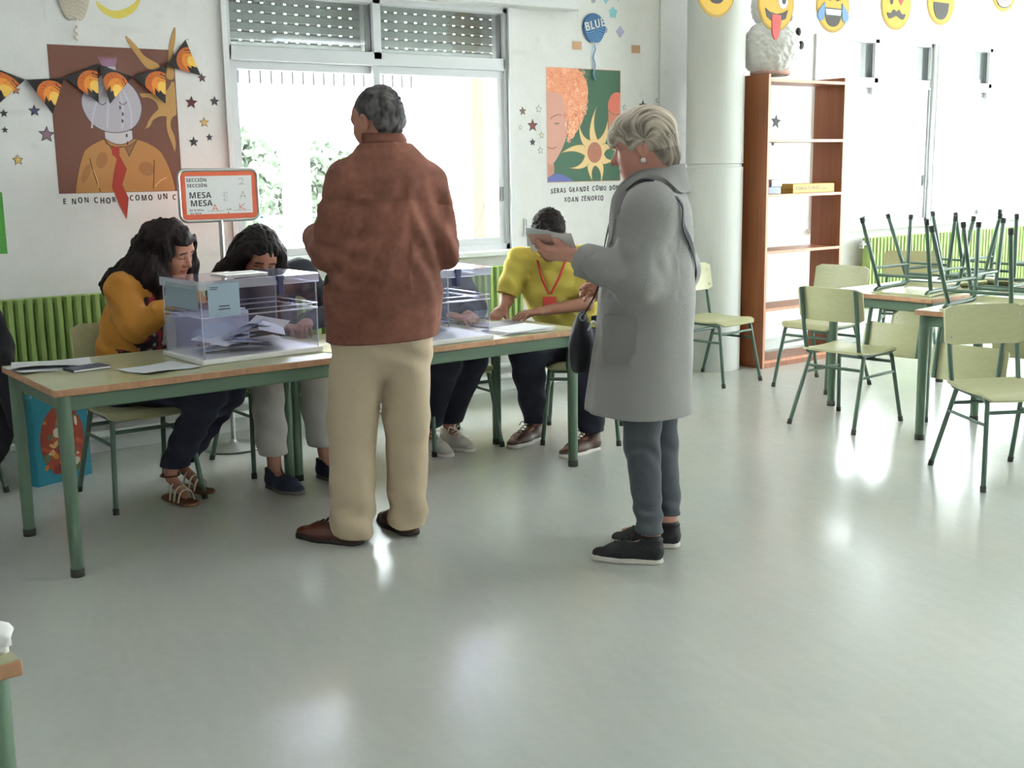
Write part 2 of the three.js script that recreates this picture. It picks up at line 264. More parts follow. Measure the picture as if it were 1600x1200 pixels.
// ---------------------------------------------------------------- outside
{
  const g = structMesh('ground_outside', bx(120, 0.2, 80, 10, -0.5, -46.7), std(0xd6d5d0, 0.9));
  // canopy valance, boards with open joints, their colour darkened to offset overexposure
  const c = thing('canopy', 'boarded canopy edge outside behind the upper part of the garden window', 'canopy', [5.5, 2.23, -10]);
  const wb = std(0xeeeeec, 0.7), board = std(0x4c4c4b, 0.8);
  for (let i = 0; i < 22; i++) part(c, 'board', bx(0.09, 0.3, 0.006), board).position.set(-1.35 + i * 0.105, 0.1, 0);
  part(c, 'fascia', bx(2.3, 0.05, 0.3, -0.25, 0.275, -0.16), wb);
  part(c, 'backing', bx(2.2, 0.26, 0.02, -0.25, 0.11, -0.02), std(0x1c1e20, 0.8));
  for (const x of [-1.5, -5.5]) part(c, 'post', bx(0.08, 2.63, 0.08, x, -1.315, -0.16), wb);
  const fb = thing('added_facade', 'added facade out of view above the canopy, blocking sky light', 'light_blocker', [3.6, 3.9, -10.5]); const fm = std(0x7d6455, 0.9);  // unseen storey added to block the sky and shorten the floor reflection
  part(fb, 'wall', bx(12, 4.6, 0.3, 0, 2.3, 0), fm); for (let i = 0; i < 4; i++) { const w0 = part(fb, 'window', bx(1.2, 1.3, 0.04, -4.2 + i * 2.8, 2.2, 0.17), wb); part(w0, 'pane', bx(1.05, 1.15, 0.02, -4.2 + i * 2.8, 2.2, 0.19), std(0x4a5560, 0.2)); }
  for (const x of [-5.8, 5.8]) part(fb, 'pier', bx(0.3, 4.3, 0.3, x, -2.15, 0), fm);
  const pl = thing('porch_pillar', 'white pillar with an orange capital outside the garden window', 'pillar', [5.03, -0.4, -10]);
  part(pl, 'shaft', rbx(0.2, 2.15, 0.2, 0.01, 0, 1.075, 0), wb); part(pl, 'capital', rbx(0.2, 0.1, 0.2, 0.01, -0.02, 2.2, 0), std(0x7f5a3a, 0.8));
  part(pl, 'beam', bx(2.4, 0.1, 0.2, -1.1, 2.31, 0), wb);
  const tw = thing('brick_pillar', 'orange rendered pillar outside at the right edge of the garden window', 'pillar', [5.05, -0.4, -7.05]);
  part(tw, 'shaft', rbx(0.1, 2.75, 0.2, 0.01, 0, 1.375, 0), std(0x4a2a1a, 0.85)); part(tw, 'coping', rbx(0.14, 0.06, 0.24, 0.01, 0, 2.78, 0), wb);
  const rl = thing('garden_railing', 'pale blue metal railing outside beyond the garden window', 'railing', [4.6, -0.4, -10.4]);
  const rm = std(0x3f5a66, 0.6);
  for (const y of [1.05, 1.25, 1.42]) part(rl, 'rail', rbx(2.6, 0.03, 0.03, 0.008, 0, y, 0), rm);
  for (let i = 0; i < 6; i++) part(rl, 'post', bx(0.03, 1.44, 0.03), rm).position.set(-1.25 + i * 0.5, 0.72, 0);
  // trees
  const leaf = new THREE.BufferGeometry(); leaf.setAttribute('position', new THREE.Float32BufferAttribute([0, 0, 0, 0.05, 0.03, 0.012, 0, 0.13, 0, -0.05, 0.03, 0.012], 3)); leaf.setIndex([0, 1, 2, 0, 2, 3]); leaf.computeVertexNormals();
  const lm = phys({ color: 0x566452, roughness: 0.9, transmission: 0.25, thickness: 0 }), bark = std(0x4a4038, 0.9);
  const tree = (x, z, h, r, n, label) => {
    const t = thing('garden_tree', label, 'tree', [x, -0.4, z]);
    part(t, 'trunk', tubeLine([V(0, 0, 0), V(0.05, h * 0.4, 0), V(-0.03, h * 0.8, 0.05)], [0.12, 0.09, 0.04], 9), bark);
    for (let i = 0; i < 5; i++) { const a = i * 1.3, y = h * (0.35 + i * 0.09); part(t, 'branch', tubeLine([V(0, y, 0), V(Math.cos(a) * r * 0.45, y + r * 0.3, Math.sin(a) * r * 0.45), V(Math.cos(a) * r * 0.8, y + r * 0.45, Math.sin(a) * r * 0.8)], [0.05, 0.03, 0.012], 6), bark); }
    const im = new THREE.InstancedMesh(leaf, lm, n), o = new THREE.Object3D(); im.name = 'foliage'; im.userData.kind = 'stuff';
    for (let i = 0; i < n; i++) { const d = V(rr(-1, 1), rr(-1, 1), rr(-1, 1)).normalize(), q = Math.cbrt(rr(0.15, 1)) * (0.85 + 0.3 * noise(d.x * 2.2 + x, d.y * 2.2, d.z * 2.2)); o.position.set(d.x * r * q, h * 0.68 + d.y * h * 0.36 * q, d.z * r * q); o.rotation.set(rr(0, 6.3), rr(0, 6.3), rr(0, 6.3)); o.scale.setScalar(rr(0.7, 1.5)); o.updateMatrix(); im.setMatrixAt(i, o.matrix); }
    t.add(im);
  };
  tree(5.6, -14, 2.6, 1.25, 5200, 'leafy green tree outside seen left of the white pillar');
  tree(8.3, -16, 2.3, 1.1, 4000, 'smaller leafy tree outside seen right of the white pillar');
}

// ---------------------------------------------------------------- school chairs
const CH = { seat: 0.43 };
function makeChair(label, pos, turn, group = 'green tubular school chairs') {
  const o = thing('school_chair', label, 'chair', pos, turn, group);
  const w = 0.165, side = (s) => bent([[s * 0.168, 0.775, -0.245], [s * 0.168, 0.55, -0.205], [s * w, 0.408, -0.175], [s * w, 0.402, 0.155], [s * 0.2, 0.012, 0.225]], 0.035, 0.0115);
  for (const s of [-1, 1]) {
    const f = part(o, 'side_frame', side(s), M.greenChair); part(f, 'foot_cap', cyl(0.0135, 0.0135, [s * 0.1995, 0.028, 0.2225], [s * 0.201, 0, 0.2275]), M.cap);
    const r = part(o, 'rear_leg', cyl(0.0115, 0.0115, [s * w, 0.4, -0.13], [s * 0.203, 0.012, -0.268]), M.greenChair); part(r, 'foot_cap', cyl(0.0135, 0.0135, [s * 0.2025, 0.028, -0.2625], [s * 0.2045, 0, -0.272]), M.cap);
    part(o, 'side_bar', cyl(0.008, 0.008, [s * 0.177, 0.29, -0.169], [s * 0.176, 0.29, 0.177]), M.greenChair);
  }
  part(o, 'front_bar', cyl(0.009, 0.009, [-0.172, 0.345, 0.166], [0.172, 0.345, 0.166]), M.greenChair);
  part(o, 'rear_bar', cyl(0.009, 0.009, [-0.172, 0.33, -0.155], [0.172, 0.33, -0.155]), M.greenChair);
  const seat = part(o, 'seat', sheet((u, v) => V(u * 0.19, 0.425 - 0.004 * Math.cos(u * 1.4) - 0.012 * (1 - v * v) + 0.006 - (v > 0.72 ? ((v - 0.72) / 0.28) ** 2 * 0.03 : 0), v * 0.195 - 0.005), 0.012, 14, 14, 0.16), M.chairPanel);
  const back = part(o, 'backrest', sheet((u, v) => V(u * 0.2, 0.688 + v * 0.092, -0.221 - v * 0.016 - 0.02 * (1 - u * u) + 0.013), 0.012, 14, 8, 0.2).scale(1, 1, 1), M.chairPanel);
  for (const s of [-1, 1]) for (const y of [0.635, 0.735]) part(back, 'rivet', new THREE.SphereGeometry(0.006, 8, 6).scale(1, 1, 0.5).translate(s * 0.168, y, y > 0.7 ? -0.209 : -0.193), M.chrome);
  return o;
}
const yawTo = (fx, fz) => Math.atan2(fx, fz);
const chair0 = makeChair('school chair beside the round column, empty, with its back to the wall', [5.86, 0, -5.54], yawTo(0.1, 1));
const chairAt = (label, x, z, fx, fz) => copyOf(chair0, label, [x, 0, z], yawTo(fx, fz));
function chairOnTable(label, x, y, z, rx, rz, tilt = 0) { // upside down, seat on the table top, back hanging towards (rx, rz)
  const c = copyOf(chair0, label, [x, y + 0.431, z], 0, 'chairs turned upside down on the tables');
  c.rotation.order = 'YXZ'; c.rotation.set(Math.PI + tilt, Math.atan2(rx, rz), 0); return c;
}
chairAt('school chair seen from behind in front of the wooden bookcase, facing the table', 5.45, -4.13, 1, -0.1);
chairAt('school chair standing nearest the bookcase, seat turned to the left', 6.21, -4.94, -1, 0.08);
chairAt('large school chair nearest the camera at the right edge of the picture', 4.99, -2.92, -0.5, 0.86);
chairAt('school chair standing by the long radiator under the bright windows', 7.62, -5.28, -0.86, 0.5);
chairAt('school chair under the woman in the mustard cardigan', 1.775, -5.2, 0.0, 1);
chairAt('school chair under the woman in the dark jacket', 2.5, -5.38, 0.0, 1);
chairAt('school chair under the seated person hidden behind the man in brown', 3.42, -5.16, -0.1, 1);
chairAt('school chair under the man in the yellow shirt', 4.08, -4.83, -0.68, 0.73);
chairAt('school chair at the left edge under the black coat', 1.0, -5.68, 0.748, 0.664);

// ---------------------------------------------------------------- tables
function makeTable(label, pos, turn, h = 0.7, L = 1.25, W = 0.71, group = 'green framed school tables') {
  const o = thing('school_table', label, 'table', pos, turn, group), T = 0.026;
  const top = part(o, 'tabletop', uvMetres(rbx(L, T, W, 0.004, 0, h - T / 2 - 0.001, 0)), M.tableEdge);
  part(top, 'laminate', uvMetres(bx(L - 0.006, 0.0024, W - 0.006, 0, h - 0.0012, 0)), M.laminate);
  const lx = L / 2 - 0.04, lz = W / 2 - 0.04, r = 0.027;
  part(o, 'apron', merge([rbx(2 * lx, 0.058, 0.026, 0.008, 0, h - T - 0.03, lz), rbx(2 * lx, 0.058, 0.026, 0.008, 0, h - T - 0.03, -lz), rbx(0.026, 0.058, 2 * lz, 0.008, lx, h - T - 0.03, 0), rbx(0.026, 0.058, 2 * lz, 0.008, -lx, h - T - 0.03, 0)]), M.green);
  for (const [a, b] of [[-1, 1], [1, 1], [-1, -1], [1, -1]]) { const l = part(o, 'leg', cyl(r, r * 0.86, [a * lx, h - T - 0.002, b * lz], [a * lx, 0.02, b * lz], 16), M.green); part(l, 'foot_cap', cyl(r * 0.92, r * 0.92, [a * lx, 0.03, b * lz], [a * lx, 0, b * lz], 16), M.cap); }
  return o;
}
const T1 = makeTable('left voting table carrying the front ballot box', [1.785, 0, -4.6], 0, 0.7);
const T2 = makeTable('right voting table with white papers beside the man in yellow', [3.035, 0, -4.675], 0, 0.68);
makeTable('right-hand table behind the empty chairs with upturned chairs on it', [6.35, 0, -4.19], 0.03, 0.7);
makeTable('table at the right edge of the picture with upturned chairs on it', [5.76, 0, -3.07], Math.PI / 2 + 0.12, 0.69);
makeTable('near desk corner at the lower left edge of the picture', [-0.21, 0, -2.215], 0.06, 0.69);
chairOnTable('upside-down chair on the far right-hand table, its back hanging over the left edge', 5.98, 0.702, -4.08, -1, 0.05);
chairOnTable('upside-down chair in the middle of the far right-hand table, back hanging to the wall side', 6.42, 0.702, -4.2, 0.1, -1);
chairOnTable('upside-down chair at the right of the far right-hand table', 6.82, 0.702, -4.05, 1, 0);
chairOnTable('upside-down chair nearest the camera, back hanging over the left table edge', 5.6, 0.692, -3.38, -1, 0.1);
chairOnTable('upside-down chair on the right side of the near right-hand table', 6.02, 0.692, -3.5, 1, -0.12);
chairOnTable('upside-down chair at the very right edge of the picture', 5.67, 0.692, -2.85, -1, 0.1);

// ---------------------------------------------------------------- bookcase
{
  const x0 = 6.435, x1 = 7.275, z0 = -5.9, z1 = -5.63, H = 2.05, t = 0.02, cx = (x0 + x1) / 2, cz = (z0 + z1) / 2, D = z1 - z0;
  const o = thing('bookcase', 'tall open wooden bookcase between the column and the bright windows', 'bookcase', [cx, 0, cz]);
  for (const s of [-1, 1]) { const p = part(o, 'side_panel', uvMetres(bx(t, H, D, s * ((x1 - x0) / 2 - t / 2), H / 2, 0)), M.shelfWood); part(p, 'edge_strip', uvMetres(bx(t, H, 0.003, s * ((x1 - x0) / 2 - t / 2), H / 2, D / 2 + 0.0015)), M.shelfEdge); }
  for (const y of [0.055, 0.43, 0.837, 1.233, 1.613, 2.02]) { const p = part(o, 'shelf', uvMetres(bx(x1 - x0 - 2 * t, t, D - 0.005, 0, y - t / 2, 0)), M.shelfWood); part(p, 'edge_strip', uvMetres(bx(x1 - x0 - 2 * t, t, 0.003, 0, y - t / 2, D / 2)), M.shelfEdge); }
  part(o, 'plinth', uvMetres(bx(x1 - x0 - 2 * t, 0.035, 0.016, 0, 0.0175, D / 2 - 0.012)), M.shelfWood);
  // games on the third shelf
  const sy = 1.2335, game = canvasTex(512, 96, (g, w, h) => { g.fillStyle = '#d8b04a'; g.fillRect(0, 0, w, h); g.strokeStyle = '#b78a2c'; g.lineWidth = 5; g.strokeRect(3, 3, w - 6, h - 6); g.fillStyle = '#3a2a1c'; g.font = 'bold 50px sans-serif'; g.save(); g.rotate(-0.02); g.fillText('TOKO-TOKO!', 26, 64); g.restore(); g.fillStyle = '#8a3a2a'; for (const x of [380, 400]) { g.beginPath(); g.arc(x, 50, 8, 0, 7); g.fill(); } g.fillStyle = '#3a2a1c'; g.font = '26px sans-serif'; g.fillText('ABC', 430, 44); });
  const gm = std(0xffffff, 0.5, { map: game }), gy = std(0xcaa23e, 0.5), gb = std(0x6b4a1f, 0.6);
  const game1 = thing('board_game', 'long yellow board game box on the middle bookcase shelf', 'game box', [6.965, sy, -5.73]);
  part(game1, 'box_body', rbx(0.46, 0.066, 0.17, 0.003, 0, 0.033, 0), gy); part(game1, 'front_print', new THREE.PlaneGeometry(0.455, 0.062).translate(0, 0.033, 0.0856), gm);
  part(game1, 'lid_seam', bx(0.462, 0.003, 0.172, 0, 0.028, 0), gb);
  const tin = canvasTex(128, 64, (g, w, h) => { g.fillStyle = '#8f9bb8'; g.fillRect(0, 0, w, h); for (let i = 0; i < 40; i++) { g.fillStyle = ['#e9e2e2', '#6f7ba0', '#d9b7b4', '#cfd6e6'][i % 4]; g.beginPath(); g.arc((i * 37) % w, (i * 23) % h, 4 + i % 5, 0, 7); g.fill(); } });
  const tm = std(0xffffff, 0.45, { map: tin }), tg = uvMetres(rbx(0.13, 0.05, 0.15, 0.004, 0, 0.025, 0), 8);
  solo('puzzle_box', tg, tm, 'lower of two small blue patterned boxes on the middle shelf', 'game box', [6.56, sy, -5.735]);
  solo('puzzle_box', tg, tm, 'upper of two small blue patterned boxes on the middle shelf', 'game box', [6.565, sy + 0.0505, -5.73], 0.12);
}

// ---------------------------------------------------------------- ballot boxes
const acrylic = phys({ color: 0xf5f5fb, roughness: 0.04, transmission: 1, thickness: 0, ior: 1.49 });
const acrylicEdge = phys({ color: 0xf4f5fb, roughness: 0.15, transmission: 0.75, thickness: 0, ior: 1.49 });
const paperTex = canvasTex(256, 256, (g, w, h) => { g.fillStyle = '#eceef0'; g.fillRect(0, 0, w, h); g.fillStyle = '#b9bcc4'; for (let y = 18; y < h - 10; y += 9) g.fillRect(14, y, w - 28 - ((y * 37) % 40), 1.6); });
const M2 = { paper: std(0xf1f1ee, 0.8), paperPrint: std(0xffffff, 0.8, { map: paperTex }), envBlue: std(0xc6cfe4, 0.8), basePlastic: std(0xe9e9e4, 0.5), tab: std(0x23284e, 0.5), label: std(0x9fb2c0, 0.7), ink: std(0x2e343c, 0.7) };
function sheetPaper(w, d, curl, s) { const g = new THREE.PlaneGeometry(w, d, 8, 8).rotateX(-Math.PI / 2), p = g.attributes.position; for (let i = 0; i < p.count; i++) { const x = p.getX(i) / w, z = p.getZ(i) / d; p.setY(i, 0.0006 + curl * Math.max(0, Math.sin((x + 0.5) * 3.1 + s)) * (0.5 + z) ** 2 * 0.6 + curl * Math.abs(x * z) * 0.8); } const b = g.clone(); b.translate(0, -0.0005, 0); const ix = b.index.array; for (let i = 0; i < ix.length; i += 3) [ix[i], ix[i + 1]] = [ix[i + 1], ix[i]]; g.computeVertexNormals(); b.computeVertexNormals(); return merge([g, b]); }
function ballotBox(label, pos, turn) {
  const o = thing('ballot_box', label, 'ballot box', pos, turn, 'clear plastic ballot boxes'), w = 0.515, d = 0.35, h = 0.325, t = 0.004;
  part(o, 'base', rbx(w + 0.03, 0.022, d + 0.03, 0.006, 0, 0.011, 0), M2.basePlastic);
  part(o, 'front_panel', bx(w, h - 0.022, t, 0, h / 2 + 0.011, d / 2 - t / 2), acrylic); part(o, 'back_panel', bx(w, h - 0.022, t, 0, h / 2 + 0.011, -d / 2 + t / 2), acrylic);
  for (const s of [-1, 1]) part(o, 'side_panel', bx(t, h - 0.022, d - 2 * t, s * (w / 2 - t / 2), h / 2 + 0.011, 0), acrylic);
  const ring = (y, a, k) => merge([bx(w + k, a, k, 0, y, d / 2), bx(w + k, a, k, 0, y, -d / 2), bx(k, a, d - k, w / 2, y, 0), bx(k, a, d - k, -w / 2, y, 0)]);
  part(o, 'rib', ring(0.185, 0.006, 0.006), acrylicEdge); part(o, 'rib', ring(0.205, 0.003, 0.005), acrylicEdge);
  for (const [a, b] of [[-1, -1], [-1, 1], [1, -1], [1, 1]]) part(o, 'corner_edge', cyl(0.0035, 0.0035, [a * (w / 2 - 0.001), 0.022, b * (d / 2 - 0.001)], [a * (w / 2 - 0.001), h, b * (d / 2 - 0.001)], 8), acrylicEdge);
  const lid = part(o, 'lid', rbx(w + 0.018, 0.005, d + 0.018, 0.002, 0, h + 0.003, 0), acrylic);
  part(lid, 'lid_rim', ring(h - 0.014, 0.034, 0.012).scale(1.012, 1, 1.02), acrylicEdge);
  part(lid, 'slot_cover', rbx(0.19, 0.006, 0.14, 0.002, 0.0, h + 0.009, 0.0), M2.basePlastic); part(lid, 'slot', bx(0.15, 0.002, 0.008, 0, h + 0.0125, 0), M2.ink);
  part(o, 'lock_tab', merge([rbx(0.026, 0.075, 0.012, 0.003, 0.085, h - 0.035, d / 2 + 0.014), rbx(0.034, 0.02, 0.014, 0.003, 0.085, h - 0.004, d / 2 + 0.012)]), M2.tab);
  return o;
}
function fillBox(cx, cz, y, turn, n, which) {
  const g = [0, 1, 2].map((s) => sheetPaper(0.16, 0.11, 0.005, s * 1.4));
  for (let i = 0; i < n; i++) { const m = solo('ballot_envelope', g[i % 3], [M2.paper, M2.envBlue, M2.paper, M2.envBlue, M2.paperPrint][i % 5], `voting envelope lying in the pile inside the ${which} ballot box`, 'envelope', [cx + rr(-0.15, 0.15), y + 0.026 + i * 0.0036, cz + rr(-0.08, 0.08)], rr(0, 6.28), `envelopes in the ${which} ballot box`); m.rotation.order = 'YXZ'; m.rotation.x = rr(-1, 1) * (0.04 + 0.02 * i); m.rotation.z = rr(-1, 1) * (0.04 + 0.02 * i); m.position.y += 0.05 * (Math.abs(m.rotation.x) + Math.abs(m.rotation.z) * 1.3); }
}
{
  const b1 = ballotBox('clear ballot box with a blue paper label beside the woman in mustard', [2.035, 0.7, -4.6], 0.05);
  const lab = part(b1, 'label_sheet', bx(0.135, 0.13, 0.0008, -0.165, 0.252, 0.185), M2.label); part(lab, 'print', merge([bx(0.035, 0.003, 0.0008, -0.205, 0.303, 0.1856), bx(0.032, 0.003, 0.0008, -0.207, 0.296, 0.1856), bx(0.044, 0.004, 0.0008, -0.165, 0.228, 0.1856), bx(0.05, 0.004, 0.0008, -0.165, 0.216, 0.1856)]), M2.ink);
  part(b1, 'side_label', bx(0.0008, 0.1, 0.3, -0.2585, 0.262, 0), phys({ color: 0xa9bcc6, roughness: 0.7, transmission: 0.4, thickness: 0 }));
  ballotBox('clear ballot box partly hidden behind the man in the brown jacket', [2.87, 0.68, -4.53], -0.03);
  fillBox(2.035, -4.6, 0.7, 0, 18, 'front'); fillBox(2.87, -4.53, 0.68, 0, 14, 'rear');
  const eb = thing('envelope_carton', 'white carton of voting papers standing behind the front ballot box', 'carton', [2.0, 0.7, -4.875], 0.04); part(eb, 'carton_body', rbx(0.34, 0.15, 0.1, 0.004, 0, 0.075, 0), M2.paper); for (let i = 0; i < 5; i++) part(eb, 'sheet', bx(0.31, 0.16, 0.004, rr(-0.008, 0.008), 0.082, -0.035 + i * 0.017), i % 2 ? M2.envBlue : M2.paper);
  // papers on the tables
  solo('paper_stack', sheetPaper(0.297, 0.21, 0.022, 0.4), M2.paperPrint, 'curled printed sheets at the left end of the voting table', 'paper', [1.32, 0.7035, -4.83], -0.25);
  solo('paper_sheet', sheetPaper(0.3, 0.22, 0.01, 2), M2.paperPrint, 'flat sheet under the curled sheets at the left table end', 'paper', [1.31, 0.7005, -4.8], 0.1);
  const nb = thing('notebook', 'thin dark blue notebook lying beside the curled sheets', 'notebook', [1.4, 0.7, -4.64], 0.12); part(nb, 'cover', rbx(0.15, 0.012, 0.1, 0.003, 0, 0.006, 0), std(0x3b4058, 0.5)); part(nb, 'pages', bx(0.146, 0.007, 0.1, -0.001, 0.006, 0.0015), M2.paper);
  solo('paper_sheet', sheetPaper(0.25, 0.21, 0.014, 0.9), M2.paperPrint, 'printed sheet on the table left of the front ballot box', 'paper', [1.625, 0.7005, -4.46], 0.22);
  solo('paper_sheet', sheetPaper(0.16, 0.22, 0.008, 0.2), std(0xf2eec2, 0.8), 'pale yellow sheet on the table just right of the front ballot box', 'paper', [2.36, 0.7005, -4.46], 0.3);
  const pl = ['top', 'second', 'third', 'bottom'];
  for (let i = 0; i < 4; i++) solo('paper_sheet', sheetPaper(0.3, 0.21, 0.006, i), i % 2 ? M2.paperPrint : M2.paper, `${pl[3 - i]} white sheet of the pile before the man in yellow`, 'paper', [3.37 + i * 0.012, 0.681 + i * 0.0028, -4.47 - i * 0.01], -0.05 + i * 0.07);
  solo('folder', rbx(0.25, 0.006, 0.17, 0.002, 0, 0.003, 0), std(0x3d4250, 0.6), 'dark folder on the right voting table under the hands of the man in yellow', 'folder', [3.44, 0.681, -4.7], 0.1);
}
// crumpled tissue on the near desk
{ const g = new THREE.IcosahedronGeometry(0.036, 4), p = g.attributes.position; for (let i = 0; i < p.count; i++) { const v = V(p.getX(i), p.getY(i), p.getZ(i)), k = 1 + 0.35 * noise(v.x * 50, v.y * 50, v.z * 50) + 0.12 * noise(v.x * 140, v.y * 140, v.z * 140); p.setXYZ(i, v.x * k, v.y * k * 0.8, v.z * k); } const mg = mergeVertices((g.deleteAttribute('normal'), g.deleteAttribute('uv'), g)); mg.computeVertexNormals(); solo('crumpled_tissue', mg, std(0xeeecea, 0.9), 'crumpled white tissue on the near desk corner', 'tissue', [0.398, 0.716, -1.95]); }
// gift bag under the left table
{
  const o = thing('gift_bag', 'turquoise paper bag with a red picture standing under the left table', 'bag', [1.56, 0, -5.78], 0.35), w = 0.3, h = 0.42, d = 0.13, m = std(0x2f8fa8, 0.6);
  const pr = canvasTex(256, 320, (g, W, H) => { g.fillStyle = '#2f8fa8'; g.fillRect(0, 0, W, H); g.fillStyle = '#a8452f'; g.beginPath(); g.ellipse(W / 2, H * 0.52, 105, 135, 0, 0, 7); g.fill(); const c = ['#d98a3a', '#c4552f', '#e0b070', '#8f2f2a', '#d9d2b8', '#5f7a58']; let s = 7; const q = () => (s = (s * 16807) % 2147483647) / 2147483647; for (let i = 0; i < 46; i++) { g.fillStyle = c[i % 6]; g.beginPath(); g.ellipse(45 + q() * 166, 60 + q() * 220, 6 + q() * 20, 5 + q() * 16, q() * 3, 0, 7); g.fill(); } g.fillStyle = '#eee'; g.fillRect(108, 170, 46, 40); g.strokeStyle = '#333'; g.lineWidth = 3; g.strokeRect(108, 170, 46, 40); g.beginPath(); g.moveTo(118, 198); g.quadraticCurveTo(128, 176, 146, 184); g.stroke(); });
  part(o, 'body', merge([bx(w, 0.004, d, 0, 0.002, 0), bx(w, h, 0.003, 0, h / 2, d / 2), bx(w, h, 0.003, 0, h / 2, -d / 2), bx(0.003, h, d, w / 2, h / 2, 0), bx(0.003, h, d, -w / 2, h / 2, 0)]), m);
  part(o, 'front_print', new THREE.PlaneGeometry(w - 0.004, h - 0.02).translate(0, h / 2, d / 2 + 0.0022), std(0xffffff, 0.55, { map: pr }));
  for (const s of [-1, 1]) part(o, 'handle', tube([[-0.06, h - 0.02, s * d / 2], [-0.05, h + 0.08, s * d * 0.45], [0.05, h + 0.08, s * d * 0.45], [0.06, h - 0.02, s * d / 2]], 0.003, 20, 6), M2.paper);
}
// section sign on its stand
{
  const o = thing('section_sign', 'orange framed polling section sign on a metal stand by the window', 'sign', [2.49, 0, -5.82], -0.02);
  const w = 0.42, h = 0.255, y = 1.33;
  const tx = canvasTex(1024, 640, (g, W, H) => {
    g.fillStyle = '#d9603a'; g.fillRect(0, 0, W, H); g.fillStyle = '#efefee'; g.fillRect(46, 42, W - 92, H - 96);
    g.fillStyle = '#1d1d1f'; g.font = 'bold 66px sans-serif'; g.fillText('SECCIÓN', 62, 122); g.fillText('SECCIÓN', 66, 200); g.font = 'bold 118px sans-serif'; g.fillText('MESA', 84, 356); g.fillText('MESA', 96, 470);
    g.font = 'bold 40px sans-serif'; g.fillText('De la letra', 80, 540); g.fillText('De letra', 90, 584); g.fillText('a la', 600, 540); g.fillText('a', 612, 584); g.fillRect(330, 544, 240, 3); g.fillRect(690, 544, 250, 3);
    g.strokeStyle = '#7a7a80'; g.lineWidth = 6; g.lineCap = 'round'; g.beginPath(); g.moveTo(800, 100); g.quadraticCurveTo(850, 60, 858, 105); g.quadraticCurveTo(850, 150, 806, 168); g.quadraticCurveTo(850, 160, 880, 172); g.stroke();
    g.beginPath(); g.moveTo(800, 380); g.lineTo(850, 270); g.lineTo(884, 380); g.moveTo(815, 345); g.lineTo(878, 340); g.stroke();
    g.strokeStyle = '#d2543c'; g.lineWidth = 9; g.beginPath(); g.moveTo(400, 545); g.lineTo(440, 455); g.lineTo(478, 548); g.moveTo(412, 515); g.lineTo(470, 512); g.stroke();
    g.beginPath(); g.moveTo(790, 450); g.lineTo(792, 545); g.moveTo(860, 452); g.lineTo(795, 500); g.lineTo(880, 545); g.stroke();
    g.fillStyle = 'rgba(120,125,130,0.18)'; for (let i = 0; i < 14; i++) { g.beginPath(); g.arc(600 + Math.cos(i * 2.1) * 50 * ((i % 3) + 1) / 3, 340 + Math.sin(i * 1.7) * 60, 14, 0, 7); g.fill(); }
  });
  part(o, 'board', rbx(w - 0.01, h - 0.01, 0.008, 0.004, 0, y, 0), std(0xd9603a, 0.6)); part(o, 'print', new THREE.PlaneGeometry(w - 0.03, h - 0.03).translate(0, y, 0.0046), std(0xffffff, 0.5, { map: tx }));
  const fx = w / 2, fy = h / 2, rr0 = 0.035, pts = []; for (const [a, b, s] of [[1, 1, 0], [-1, 1, 1], [-1, -1, 2], [1, -1, 3]]) for (let k = 0; k <= 5; k++) { const t = (s + k / 5) * Math.PI / 2; pts.push(V(a * (fx - rr0) + Math.cos(t) * rr0, y + b * (fy - rr0) + Math.sin(t) * rr0, 0)); } pts.push(pts[0].clone());
  part(o, 'frame', tubeLine(pts, 0.009, 8), M.chrome);
  part(o, 'pole', cyl(0.012, 0.012, [0, y - fy, 0], [0, 0.03, 0.0]), M.chrome); part(o, 'base', new THREE.LatheGeometry([[0, 0], [0.15, 0], [0.15, 0.012], [0.03, 0.03], [0.012, 0.05], [0, 0.05]].map(([a, b]) => new THREE.Vector2(a, b)), 28), M.chrome);
}

